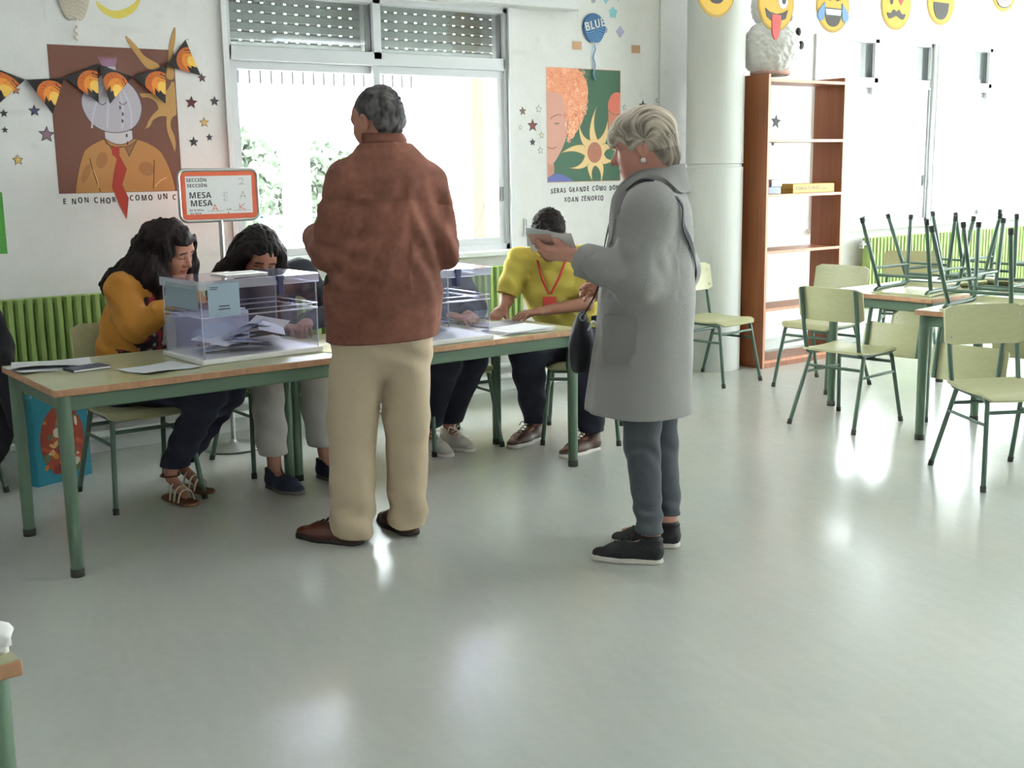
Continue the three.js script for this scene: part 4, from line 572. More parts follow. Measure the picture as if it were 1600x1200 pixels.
// capsule flattened along the unit direction n by the factor f (f < 1 thinner)
const flat = (a, b, ra, rb, n, f, k = 0.03, f2 = f) => { const x0 = a[0], y0 = a[1], z0 = a[2], dx = b[0] - x0, dy = b[1] - y0, dz = b[2] - z0, L = dx * dx + dy * dy + dz * dz || 1e-9; const nl = Math.hypot(...n), nx = n[0] / nl, ny = n[1] / nl, nz = n[2] / nl; return { k, d: (x, y, z) => { x -= x0; y -= y0; z -= z0; const t = clamp((x * dx + y * dy + z * dz) / L, 0, 1); let ex = x - dx * t, ey = y - dy * t, ez = z - dz * t; const ff = f + (f2 - f) * t, c = (ex * nx + ey * ny + ez * nz) * (1 / ff - 1); ex += nx * c; ey += ny * c; ez += nz * c; return (Math.sqrt(ex * ex + ey * ey + ez * ez) - (ra + (rb - ra) * t)) * (0.5 + ff * 0.5); } }; };
const ell = (c, r, k = 0.02) => { const m = Math.min(...r); return { k, d: (x, y, z) => { x = (x - c[0]) / r[0]; y = (y - c[1]) / r[1]; z = (z - c[2]) / r[2]; const q = Math.sqrt(x * x + y * y + z * z), g = Math.sqrt((x / r[0]) ** 2 + (y / r[1]) ** 2 + (z / r[2]) ** 2); return g < 1e-6 ? -m : q * (q - 1) / g; } }; };
const rbox = (c, h, r, k = 0.01) => ({ k, d: (x, y, z) => { x = Math.abs(x - c[0]) - h[0] + r; y = Math.abs(y - c[1]) - h[1] + r; z = Math.abs(z - c[2]) - h[2] + r; return Math.hypot(Math.max(x, 0), Math.max(y, 0), Math.max(z, 0)) + Math.min(Math.max(x, y, z), 0) - r; } });
const cut = (p) => ({ ...p, sub: true });
function union(prims) { return (x, y, z) => { let d = 1e3; for (const p of prims) { const e = p.d(x, y, z); d = p.sub ? -smin(-d, e, p.k) : d > 900 ? e : smin(d, e, p.k); } return d; }; }
function netMesh(prims, lo, hi, cell, { warp, clip, color, reach = 0 } = {}) {
  const n = [0, 1, 2].map((i) => Math.ceil((hi[i] - lo[i]) / cell) + 1), [nx, ny, nz] = n, F = new Float32Array(nx * ny * nz), B = 8, full = (x, y, z, list) => { let d = 1e3; for (const p of list) { const e = p.d(x, y, z); d = p.sub ? -smin(-d, e, p.k) : d > 900 ? e : smin(d, e, p.k); } if (warp) d += warp(x, y, z, d); if (clip) d = Math.max(d, clip(x, y, z)); return d; };
  const at = (i, j, k) => i + nx * (j + ny * k), rad = B * cell * 0.87;
  for (let k0 = 0; k0 < nz; k0 += B) for (let j0 = 0; j0 < ny; j0 += B) for (let i0 = 0; i0 < nx; i0 += B) {
    const cx = lo[0] + (i0 + B / 2 - 0.5) * cell, cy = lo[1] + (j0 + B / 2 - 0.5) * cell, cz = lo[2] + (k0 + B / 2 - 0.5) * cell; let dm = 1e3; const es = prims.map((p) => { const e = p.d(cx, cy, cz); if (!p.sub && e < dm) dm = e; return e; });
    const far = dm > rad * 1.7 + 0.07 + reach, list = far ? null : prims.filter((p, q) => (p.sub ? es[q] < rad * 2 + p.k + 0.02 : es[q] < Math.max(dm, -rad) + rad * 2.6 + p.k * 1.2 + 0.04));
    for (let k = k0; k < Math.min(nz, k0 + B); k++) for (let j = j0; j < Math.min(ny, j0 + B); j++) for (let i = i0; i < Math.min(nx, i0 + B); i++) F[at(i, j, k)] = far ? dm : full(lo[0] + i * cell, lo[1] + j * cell, lo[2] + k * cell, list);
  }
  const id = new Int32Array(nx * ny * nz).fill(-1), pos = [], idx = [];
  for (let k = 0; k < nz - 1; k++) for (let j = 0; j < ny - 1; j++) for (let i = 0; i < nx - 1; i++) {
    let m = 0; const v = []; for (let c = 0; c < 8; c++) { const f = F[at(i + (c & 1), j + (c >> 1 & 1), k + (c >> 2))]; v.push(f); if (f < 0) m |= 1 << c; } if (m === 0 || m === 255) continue;
    let x = 0, y = 0, z = 0, q = 0; for (let a = 0; a < 8; a++) for (const b of [1, 2, 4]) { const c = a | b; if (c === a || !((m >> a ^ m >> c) & 1)) continue; const t = v[a] / (v[a] - v[c]); x += (a & 1) + (b === 1 ? t : 0); y += (a >> 1 & 1) + (b === 2 ? t : 0); z += (a >> 2) + (b === 4 ? t : 0); q++; }
    id[at(i, j, k)] = pos.length / 3; pos.push(lo[0] + (i + x / q) * cell, lo[1] + (j + y / q) * cell, lo[2] + (k + z / q) * cell);
  }
  const quad = (a, b, c, d, f) => { if (a < 0 || b < 0 || c < 0 || d < 0) return; if (f) idx.push(a, b, c, a, c, d); else idx.push(a, c, b, a, d, c); };
  for (let k = 1; k < nz - 1; k++) for (let j = 1; j < ny - 1; j++) for (let i = 1; i < nx - 1; i++) {
    const s = F[at(i, j, k)] < 0;
    if (s !== F[at(i + 1, j, k)] < 0) quad(id[at(i, j - 1, k - 1)], id[at(i, j, k - 1)], id[at(i, j, k)], id[at(i, j - 1, k)], s);
    if (s !== F[at(i, j + 1, k)] < 0) quad(id[at(i - 1, j, k - 1)], id[at(i - 1, j, k)], id[at(i, j, k)], id[at(i, j, k - 1)], s);
    if (s !== F[at(i, j, k + 1)] < 0) quad(id[at(i - 1, j - 1, k)], id[at(i, j - 1, k)], id[at(i, j, k)], id[at(i - 1, j, k)], s);
  }
  const g = new THREE.BufferGeometry(); g.setAttribute('position', new THREE.Float32BufferAttribute(pos, 3)); g.setIndex(idx);
  { // normals from the sampled field
    const S = (x, y, z) => { x = clamp((x - lo[0]) / cell, 0, nx - 1.001); y = clamp((y - lo[1]) / cell, 0, ny - 1.001); z = clamp((z - lo[2]) / cell, 0, nz - 1.001); const i = x | 0, j = y | 0, k = z | 0; x -= i; y -= j; z -= k; const a = at(i, j, k), X = 1, Y = nx, Z = nx * ny; return lerp(lerp(lerp(F[a], F[a + X], x), lerp(F[a + Y], F[a + X + Y], x), y), lerp(lerp(F[a + Z], F[a + X + Z], x), lerp(F[a + Y + Z], F[a + X + Y + Z], x), y), z); };
    const N = new Float32Array(pos.length), e = cell * 0.75; for (let i = 0; i < pos.length; i += 3) { const [x, y, z] = [pos[i], pos[i + 1], pos[i + 2]]; let a = S(x + e, y, z) - S(x - e, y, z), b = S(x, y + e, z) - S(x, y - e, z), c = S(x, y, z + e) - S(x, y, z - e); const l = Math.hypot(a, b, c) || 1; N[i] = a / l; N[i + 1] = b / l; N[i + 2] = c / l; } g.setAttribute('normal', new THREE.BufferAttribute(N, 3));
  }
  const uv = new Float32Array(pos.length / 3 * 2); for (let i = 0; i < pos.length / 3; i++) { uv[i * 2] = pos[i * 3] * 0.8 + pos[i * 3 + 2] * 0.6; uv[i * 2 + 1] = pos[i * 3 + 1]; } g.setAttribute('uv', new THREE.BufferAttribute(uv, 2));
  if (color) { const C = new Float32Array(pos.length), c = new THREE.Color(); for (let i = 0; i < pos.length; i += 3) { c.set(color(pos[i], pos[i + 1], pos[i + 2])); C[i] = c.r; C[i + 1] = c.g; C[i + 2] = c.b; } g.setAttribute('color', new THREE.BufferAttribute(C, 3)); }
  return g;
}
function boundsOf(pts, m) { const lo = [1e9, 1e9, 1e9], hi = [-1e9, -1e9, -1e9]; for (const p of pts) for (let i = 0; i < 3; i++) { lo[i] = Math.min(lo[i], p[i] - m); hi[i] = Math.max(hi[i], p[i] + m); } return [lo, hi]; }
const add = (a, b, s = 1) => [a[0] + b[0] * s, a[1] + b[1] * s, a[2] + b[2] * s], mixp = (a, b, t) => [lerp(a[0], b[0], t), lerp(a[1], b[1], t), lerp(a[2], b[2], t)];
const sub3 = (a, b) => [a[0] - b[0], a[1] - b[1], a[2] - b[2]], unit = (a) => { const l = Math.hypot(...a) || 1; return [a[0] / l, a[1] / l, a[2] / l]; };
function frame(origin, fwd, up) { const z = V(...fwd).normalize(), y = V(...up); y.addScaledVector(z, -y.dot(z)).normalize(); const x = V(0, 0, 0).crossVectors(y, z); return new THREE.Matrix4().makeBasis(x, y, z).setPosition(...origin); }
// mixed-colour helper: merges geometries that carry colours
function mergeColored(list) { for (const g of list) if (!g.attributes.color) throw new Error('colour'); return mergeGeometries(list); }

// head in its own frame: +z face, +y up, origin between the ears at half height
function headGeo(h) {
  const P = [ell([0, 0.032, -0.015], [0.074, 0.083, 0.094], 0.02), ell([0, -0.03, 0.02], [0.06, 0.085, 0.07], 0.03), ell([0, -0.09, 0.055], [0.028, 0.024, 0.028], 0.04),
    ell([0.036, -0.028, 0.048], [0.03, 0.03, 0.03], 0.03), ell([-0.036, -0.028, 0.048], [0.03, 0.03, 0.03], 0.03), ell([0, 0.045, 0.055], [0.05, 0.035, 0.03], 0.03),
    cap([-0.045, 0.022, 0.068], [0.045, 0.022, 0.068], 0.012, 0.012, 0.02), cut(ell([0.032, 0.004, 0.098], [0.018, 0.012, 0.016], 0.012)), cut(ell([-0.032, 0.004, 0.098], [0.018, 0.012, 0.016], 0.012)),
    ell([0.031, 0.003, 0.071], [0.0135, 0.0115, 0.0125], 0.004), ell([-0.031, 0.003, 0.071], [0.0135, 0.0115, 0.0125], 0.004),
    cap([0, 0.014, 0.08], [0, -0.028, 0.104 + (h.nose ?? 0)], 0.009, 0.013, 0.014), ell([0.013, -0.033, 0.09], [0.01, 0.009, 0.012], 0.01), ell([-0.013, -0.033, 0.09], [0.01, 0.009, 0.012], 0.01),
    ell([0, -0.056, 0.083], [0.024, 0.006, 0.011], 0.008), ell([0, -0.068, 0.08], [0.021, 0.007, 0.012], 0.008), cut(cap([-0.022, -0.062, 0.094], [0.022, -0.062, 0.094], 0.0022, 0.0022, 0.004)),
    ell([0.076, -0.006, -0.008], [0.01, 0.033, 0.02], 0.008), ell([-0.076, -0.006, -0.008], [0.01, 0.033, 0.02], 0.008), cut(ell([0.087, -0.004, -0.004], [0.008, 0.02, 0.01], 0.006)), cut(ell([-0.087, -0.004, -0.004], [0.008, 0.02, 0.01], 0.006)),
    cap([0, -0.06, -0.025], [h.neck?.[0] ?? 0, h.neck?.[1] ?? -0.17, h.neck?.[2] ?? -0.04], 0.054, 0.06, 0.03)];
  const skin = new THREE.Color(h.skin), lip = new THREE.Color(h.lip ?? 0xa8605a), brow = new THREE.Color(h.brow ?? 0x3a2a22), eye = new THREE.Color(0x2a201c), white = new THREE.Color(0xcfc4bc), cheek = new THREE.Color(h.cheek ?? h.skin), c = new THREE.Color();
  return netMesh(P, [-0.1, -0.2, -0.13], [0.1, 0.13, 0.135], 0.0042, { color: (x, y, z) => {
    c.copy(skin); const ax = Math.abs(x);
    c.lerp(cheek, Math.exp(-(((ax - 0.04) / 0.022) ** 2 + ((y + 0.03) / 0.022) ** 2)) * (z > 0.02 ? 0.6 : 0));
    if (z > 0.06 && Math.abs(y + 0.062) < 0.013 * (1 - (ax / 0.03) ** 2)) c.copy(lip);
    if (z > 0.055 && Math.abs(y - 0.026 - (ax - 0.03) * -0.15) < 0.0048 && ax > 0.012 && ax < 0.052) c.copy(brow);
    if (!h.closed && z > 0.06 && Math.abs(y - 0.003) < 0.007 && Math.abs(ax - 0.031) < 0.013) { c.copy(white); if (Math.abs(ax - 0.031) < 0.006) c.copy(eye); }
    if (z > 0.05 && Math.abs(y - (h.closed ? 0.0 : 0.0095)) < 0.0025 && Math.abs(ax - 0.031) < 0.016) c.copy(eye);
    return c; } });
}
// hand in its own frame: wrist at the origin, +z to the fingertips, +y the back of the hand, +x towards the thumb
function handGeo(h) {
  const cu = h.curl ?? [0.5, 0.55, 0.6, 0.65], sp = h.spread ?? 0.06, P = [flat([0, 0, -0.03], [0, 0, 0.02], 0.028, 0.03, [0, 1, 0], 0.75, 0.01), flat([0.012, 0, 0.025], [0.014, 0, 0.078], 0.026, 0.024, [0, 1, 0], 0.52, 0.012), flat([-0.014, 0, 0.025], [-0.018, 0, 0.074], 0.024, 0.021, [0, 1, 0], 0.52, 0.012)];
  const len = [0.074, 0.083, 0.077, 0.06], rad = [0.0088, 0.0092, 0.0088, 0.0078], bx0 = [0.029, 0.0095, -0.01, -0.0285], bz = [0.082, 0.087, 0.083, 0.075];
  for (let f = 0; f < 4; f++) { let p = [bx0[f], 0.002, bz[f]], a = 0.12, yaw = (1.5 - f) * sp; for (let s = 0; s < 3; s++) { a += cu[f] * [0.75, 1, 0.7][s]; const L = len[f] * [0.46, 0.31, 0.23][s], d = [Math.sin(yaw) * Math.cos(a), -Math.sin(a), Math.cos(yaw) * Math.cos(a)], q = add(p, d, L); P.push(cap(p, q, rad[f] * (1 - s * 0.08), rad[f] * (0.94 - s * 0.09), 0.005)); p = q; } }
  const th = h.thumb ?? [0.75, -0.45], t0 = [0.024, -0.006, 0.018], d1 = unit([Math.sin(th[0]), th[1], Math.cos(th[0])]), t1 = add(t0, d1, 0.042), d2 = unit([Math.sin(th[0] - 0.35), th[1] * 1.3, Math.cos(th[0] - 0.35)]), t2 = add(t1, d2, 0.032), d3 = unit([Math.sin(th[0] - 0.6), th[1] * 1.4, Math.cos(th[0] - 0.6)]), t3 = add(t2, d3, 0.024);
  P.push(cap(t0, t1, 0.015, 0.0115, 0.014), cap(t1, t2, 0.0115, 0.0102, 0.005), cap(t2, t3, 0.0102, 0.0085, 0.005));
  const skin = new THREE.Color(h.skin), nail = new THREE.Color(h.nail ?? h.skin).lerp(new THREE.Color(0xe8cfc6), 0.25);
  const g = netMesh(P, [-0.075, -0.11, -0.05], [0.095, 0.055, 0.19], 0.0036, { color: () => skin });
  if (h.left) { g.scale(-1, 1, 1); const ix = g.index.array; for (let i = 0; i < ix.length; i += 3) [ix[i], ix[i + 1]] = [ix[i + 1], ix[i]]; const n = g.attributes.normal; }
  return g;
}
function shoeGeo(len, o = {}) { // +z toe, sole on y = 0, ankle over the heel; returns [upper, sole]
  const L = len, w = o.w ?? 0.046, h = o.h ?? 0.055, up = [flat([0, h * 0.62, 0.02], [0, h * 0.55, L * 0.55], w * 0.88, w * 1.02, [0, 1, 0], 0.95, 0.02, 0.8), flat([0, h * 0.5, L * 0.5], [0.004, h * 0.42, L * 0.8], w, w * 0.78, [0, 1, 0], 0.8, 0.03, 0.55), cap([0, 0.06, 0.028], [0, o.collar ?? 0.095, 0.02], w * 0.84, w * 0.86, 0.03)];
  const upper = netMesh(up, [-0.09, -0.005, -0.06], [0.09, 0.15, L + 0.05], 0.0062, { clip: (x, y, z) => Math.max(0.012 - y, Math.max(y - (o.collar ?? 0.095) - z * 0.1, 0) ? 0.01 : -1, o.open ? 0.0 - 1 : -1), warp: (x, y, z) => (o.rough ? 0.0015 * noise(x * 120, y * 120, z * 120) : 0) });
  const so = [flat([0, 0, 0.022], [0.003, 0, L * 0.55], w * 0.93, w * 1.06, [0, 1, 0], 1, 0.02), flat([0.003, 0, L * 0.5], [0.006, 0, L * 0.8], w * 1.04, w * 0.86, [0, 1, 0], 1, 0.03)];
  const sole = netMesh(so, [-0.09, -0.01, -0.06], [0.09, 0.06, L + 0.05], 0.006, { clip: (x, y, z) => Math.max(-y, y - (o.sole ?? 0.02) - (z > L * 0.75 ? (z - L * 0.75) * 0.1 : 0)) });
  return [upper, sole];
}
function lacedShoe(p, name, pos, dir, len, mUp, mSole, o = {}) {
  const [u, s] = shoeGeo(len, o), q = new THREE.Matrix4().makeRotationY(Math.atan2(dir[0], dir[1])); if (o.pitch) q.multiply(new THREE.Matrix4().makeRotationX(o.pitch)); q.setPosition(...pos);
  const sh = part(p, name, u.applyMatrix4(q), mUp); part(sh, 'sole', s.applyMatrix4(q), mSole);
  if (o.lace) { const g = []; for (let i = 0; i < 4; i++) { const z = len * (0.36 + i * 0.08), y = 0.093 - i * 0.009; g.push(tube([[-0.022, y - 0.006, z], [0, y + 0.004, z + 0.004], [0.022, y - 0.006, z]], 0.003, 8, 5)); } g.push(tube([[0, 0.096, len * 0.36], [0.03, 0.112, len * 0.33], [0.045, 0.09, len * 0.36]], 0.0025, 10, 5), tube([[0, 0.096, len * 0.36], [-0.03, 0.112, len * 0.33], [-0.045, 0.09, len * 0.36]], 0.0025, 10, 5)); part(sh, 'laces', merge(g).applyMatrix4(q), o.lace); }
  return sh;
}
const skinMat = phys({ color: 0xffffff, vertexColors: true, roughness: 0.55, sheen: 0.15, sheenColor: new THREE.Color(0.6, 0.4, 0.35), sheenRoughness: 0.6 });
const cloth = (c, r = 0.9, sheen = 0.3, bump) => phys({ color: c, roughness: r, sheen, sheenColor: new THREE.Color(c).lerp(new THREE.Color(0xffffff), 0.25), sheenRoughness: 0.6, ...(bump ? { bumpMap: bump, bumpScale: 0.0012 } : {}) });
const weave = dataTex(256, 256, (u, v) => { const k = 128 + pnoise(u, v, 64, 64, 5) * 50 + pnoise(u, v, 128, 128, 6) * 50; return [k, k, k]; }); weave.repeat.set(4, 4);
const hairBump = null;
// one continuous body (skin) from joints; clothing goes over it as children of the person
function bodyGeo(J, skinHex, o = {}) {
  const n = J.front, s = o.slim ?? 1, P = [];
  P.push(flat(J.chest, J.waist, 0.125 * s, 0.11 * s, n, 0.68, 0.05), flat(J.waist, J.pelvis, 0.11 * s, 0.125 * s, n, 0.75, 0.05), flat(J.shL, J.shR, 0.05 * s, 0.05 * s, n, 0.9, 0.05), cap(J.neck, J.chest, 0.05 * s, 0.08 * s, 0.04), cap(J.neck, J.head, 0.05, 0.05, 0.03));
  for (const k of ['L', 'R']) {
    P.push(cap(J['sh' + k], J['el' + k], 0.045 * s, 0.036 * s), cap(J['el' + k], J['wr' + k], 0.038 * s, 0.026, 0.02));
    P.push(cap(J['hip' + k], J['kn' + k], 0.075 * s, 0.05 * s, 0.04), cap(J['kn' + k], J['an' + k], 0.05 * s, 0.036 * s, 0.02), cap(add(J['an' + k], [0, -0.03, 0]), J['toe' + k], 0.026, 0.018, 0.012));
  }
  const pts = Object.entries(J).filter(([k]) => k !== 'front').map(([, v]) => v), [lo, hi] = boundsOf(pts, 0.16), c = new THREE.Color(skinHex);
  return netMesh(P, lo, hi, 0.013, { color: () => c });
}

// ---------------------------------------------------------------- people
function person(label, base) { return thing('person', label, 'person', [base[0], 0, base[1]]); }
function headPlace(p, J, fwd, up, scale = 1) { return frame(J.head, fwd, up).scale(V(scale, scale, scale)); }
const strands = (fx, fy, fz, a) => (x, y, z) => a * noise(x * fx, y * fy, z * fz) + a * 0.6 * noise(x * fx * 2.1 + 7, y * fy * 1.6, z * fz * 2.1);
function hairTone(c1, c2, fx, fy, fz) { const a = new THREE.Color(c1), b = new THREE.Color(c2), c = new THREE.Color(); return (x, y, z) => c.copy(a).lerp(b, clamp(0.5 + 0.55 * noise(x * fx, y * fy, z * fz) + 0.4 * noise(x * fx * 2.3, y * fy * 1.5, z * fz * 2.3 + 4), 0, 1)); }
const hairMat = (r = 0.55) => phys({ color: 0xffffff, vertexColors: true, roughness: r + 0.2, specularIntensity: 0.45 });
function buildBody(p, J, skin, H, hm, hands, o) {
  const list = [bodyGeo(J, skin, o), headGeo({ ...H, skin }).applyMatrix4(hm)];
  for (const k of ['L', 'R']) if (hands[k]) list.push(handGeo({ ...hands[k], skin, left: k === 'L' }).applyMatrix4(frame(J['wr' + k], hands[k].dir, hands[k].back)));
  return part(p, 'body', mergeColored(list), skinMat);
}
const folds = (s, a) => (x, y, z) => a * noise(x * s, y * s * 0.55, z * s) + a * 0.45 * noise(x * s * 2.2 + 3, y * s * 1.3, z * s * 2.2);
{ // standing man, brown suede jacket
  const p = person('standing man in a brown suede jacket and beige trousers, back to the camera', [2.27, -4.02]), n = [0.25, 0, -0.97];
  const J = { front: n, head: [0.084, 1.628, 0.035], neck: [0.09, 1.5, 0.055], chest: [0.1, 1.33, 0.07], waist: [0.085, 1.08, 0.06], pelvis: [0.068, 0.9, 0.05], shL: [-0.06, 1.405, 0.028], elL: [-0.118, 1.15, 0.0], wrL: [-0.06, 1.19, -0.24], shR: [0.258, 1.395, 0.12], elR: [0.29, 1.13, 0.15], wrR: [0.29, 1.13, -0.1], hipL: [-0.02, 0.86, 0.03], knL: [-0.056, 0.47, 0.0], anL: [-0.09, 0.09, 0.04], hipR: [0.158, 0.86, 0.08], knR: [0.15, 0.47, 0.075], anR: [0.135, 0.09, 0.085], toeL: [-0.2, 0.03, -0.15], toeR: [0.165, 0.03, -0.12] };
  const hm = frame(J.head, [-0.25, -0.22, -0.94], [0, 1, 0]).scale(V(1.04, 1.04, 1.04));
  buildBody(p, J, 0xa8705a, { brow: 0x5a4a42, closed: true, lip: 0x9a5c50 }, hm, { L: { dir: [0.3, 0.15, -0.94], back: [-0.6, 0.7, 0.2], curl: [0.6, 0.65, 0.7, 0.7] }, R: { dir: [-0.3, 0.1, -0.95], back: [0.5, 0.8, 0], curl: [0.6, 0.65, 0.7, 0.7] } });
  // hair combed back, thinning on top
  const wave = (x, y, z) => 0.0028 * Math.sin(y * 190 + 10 * noise(x * 18, y * 12, z * 18) + z * 60) * sstep(-0.02, -0.06, z) + 0.0018 * noise(x * 150, y * 45, z * 45);
  part(p, 'hair', netMesh([ell([0, 0.034, -0.017], [0.081, 0.09, 0.1], 0.01), ell([0, -0.02, -0.055], [0.066, 0.055, 0.056], 0.03)], [-0.1, -0.1, -0.14], [0.1, 0.14, 0.1], 0.0038, { warp: wave, clip: (x, y, z) => Math.max(z - (0.012 + Math.max(0, y - 0.03) * 0.75), -0.066 - y, z > -0.045 && y < -0.005 ? (-0.012 - y) + (z + 0.045) * 0.8 : -1), color: hairTone(0x2c2b2e, 0x6e6a68, 60, 35, 35) }).applyMatrix4(hm), hairMat(0.45));
  // jacket
  const suede = dataTex(256, 256, (u, v) => { const k = pnoise(u, v, 5, 7, 3) * 9 + pnoise(u, v, 17, 23, 4) * 8 + pnoise(u, v, 70, 70, 6) * 6; return [122 + k, 76 + k * 0.75, 61 + k * 0.65]; }, true);
  const jm = phys({ color: 0xffffff, map: suede, roughness: 0.95, sheen: 0.4, sheenColor: new THREE.Color(0x7a5548), sheenRoughness: 0.5, bumpMap: weave, bumpScale: 0.001 }), F = folds(11, 0.008);
  const T = [flat([0.1, 1.4, 0.072], [0.095, 1.22, 0.068], 0.165, 0.2, n, 0.62, 0.05, 0.66), flat([0.095, 1.22, 0.068], [0.075, 0.95, 0.058], 0.2, 0.215, n, 0.66, 0.06, 0.7), flat([0.075, 0.95, 0.058], [0.062, 0.72, 0.05], 0.215, 0.222, n, 0.7, 0.06), flat([-0.03, 1.405, 0.035], [0.235, 1.395, 0.115], 0.072, 0.068, [0, 1, 0], 0.9, 0.08), cap([0.094, 1.525, 0.066], [0.1, 1.42, 0.075], 0.086, 0.13, 0.06),
    cap(J.shL, mixp(J.shL, J.elL, 0.5), 0.076, 0.074, 0.03), cap(mixp(J.shL, J.elL, 0.5), J.elL, 0.074, 0.074, 0.01), cap(J.elL, [-0.058, 1.178, -0.2], 0.074, 0.062, 0.025), cap(J.shR, J.elR, 0.074, 0.066, 0.02), cap(J.elR, [0.29, 1.13, -0.06], 0.066, 0.056, 0.025)];
  const [lo, hi] = [[-0.26, 0.68, -0.34], [0.46, 1.62, 0.34]];
  const jk = part(p, 'jacket', netMesh(T, lo, hi, 0.0075, { clip: (x, y, z) => Math.max(0.8 + 0.03 * (x - 0.06) - y, y - 1.545), warp: (x, y, z) => { const arm = x < -0.02 && y > 1.0 && y < 1.35 ? 0.007 * Math.sin(y * 80 + z * 40 + 3 * noise(x * 9, y * 9, z * 9)) : 0; const back = z > 0.06 && y > 0.9 && y < 1.4 ? 0.011 * Math.sin((x - 0.1) * 70 + (y - 1.2) * 26 * Math.sign(x - 0.1) + 2 * noise(x * 6, y * 4, 2)) * sstep(0.9, 1.15, y) * sstep(1.4, 1.3, y) : 0; const seam = -0.0 + 0.004 * Math.exp(-(((y - 1.33 + (x - 0.1) ** 2 * 0.6) / 0.006) ** 2)) * (z > 0.05 ? 1 : 0) + 0.005 * Math.exp(-(((y - 0.96) / 0.007) ** 2)) * 0; return F(x, y, z) + arm * 0.55 + back * 0.7 + seam; } }), jm);
  part(jk, 'collar', netMesh([flat([0.096, 1.535, 0.066], [0.091, 1.578, 0.05], 0.089, 0.079, n, 0.92, 0.01)], [-0.05, 1.45, -0.1], [0.25, 1.65, 0.22], 0.006, { clip: (x, y, z) => Math.max(1.5 - y, y - 1.583, -(Math.hypot(x - 0.092, (z - 0.052)) - 0.066)), warp: (x, y, z) => 0.003 * noise(x * 30, y * 30, z * 30) + 0.004 * Math.exp(-(((y - 1.545) / 0.006) ** 2)) }), jm);
  for (const k of ['L', 'R']) { const w = k === 'L' ? [-0.058, 1.178, -0.2] : [0.29, 1.13, -0.06], e = J['el' + k], d = unit(sub3(w, e)); part(jk, 'cuff', tubeLine([V(...add(w, d, 0.025)), V(...add(w, d, 0.062))], 0.058, 20), jm); }
  part(jk, 'pocket', netMesh([cap([-0.1, 1.03, 0.0], [-0.112, 0.96, -0.01], 0.045, 0.045, 0.02)], [-0.22, 0.84, -0.1], [-0.04, 1.08, 0.1], 0.008), cloth(0x2a1d1c, 0.9));
  // trousers
  const tm = cloth(0xbfad92, 0.9, 0.2, weave), P = [flat([0.07, 0.92, 0.05], [0.068, 0.84, 0.052], 0.19, 0.192, n, 0.68, 0.05), cap([-0.018, 0.86, 0.03], J.knL, 0.108, 0.096, 0.045), cap(J.knL, [-0.088, 0.06, 0.03], 0.096, 0.084, 0.03), cap([0.152, 0.86, 0.08], J.knR, 0.106, 0.088, 0.045), cap(J.knR, [0.135, 0.06, 0.08], 0.088, 0.078, 0.03)];
  part(p, 'trousers', netMesh(P, [-0.24, -0.02, -0.16], [0.34, 1.02, 0.26], 0.0085, { clip: (x, y, z) => Math.max((x < 0.03 ? 0.03 : 0.045) - 0.12 * (z - 0.05) - y, y - 1), warp: (x, y, z) => 0.006 * noise(x * 16, y * 5, z * 16) + 0.006 * Math.sin(y * 42 + x * 30 + 3 * noise(x * 8, y * 6, z * 8)) * (sstep(0.25, 0.08, y) + sstep(0.62, 0.72, y) * 0.5 + 0.25) }), tm);
  const leather = std(0x4e2a1c, 0.38), so = std(0x241a16, 0.7);
  lacedShoe(p, 'shoe', [-0.085, 0, 0.06], [-0.155, -0.31], 0.305, leather, so, { w: 0.05, lace: std(0x2e1812, 0.6) }); lacedShoe(p, 'shoe', [0.14, 0, 0.1], [0.034, -0.315], 0.29, leather, so, { w: 0.048 });
}
const grey = {};
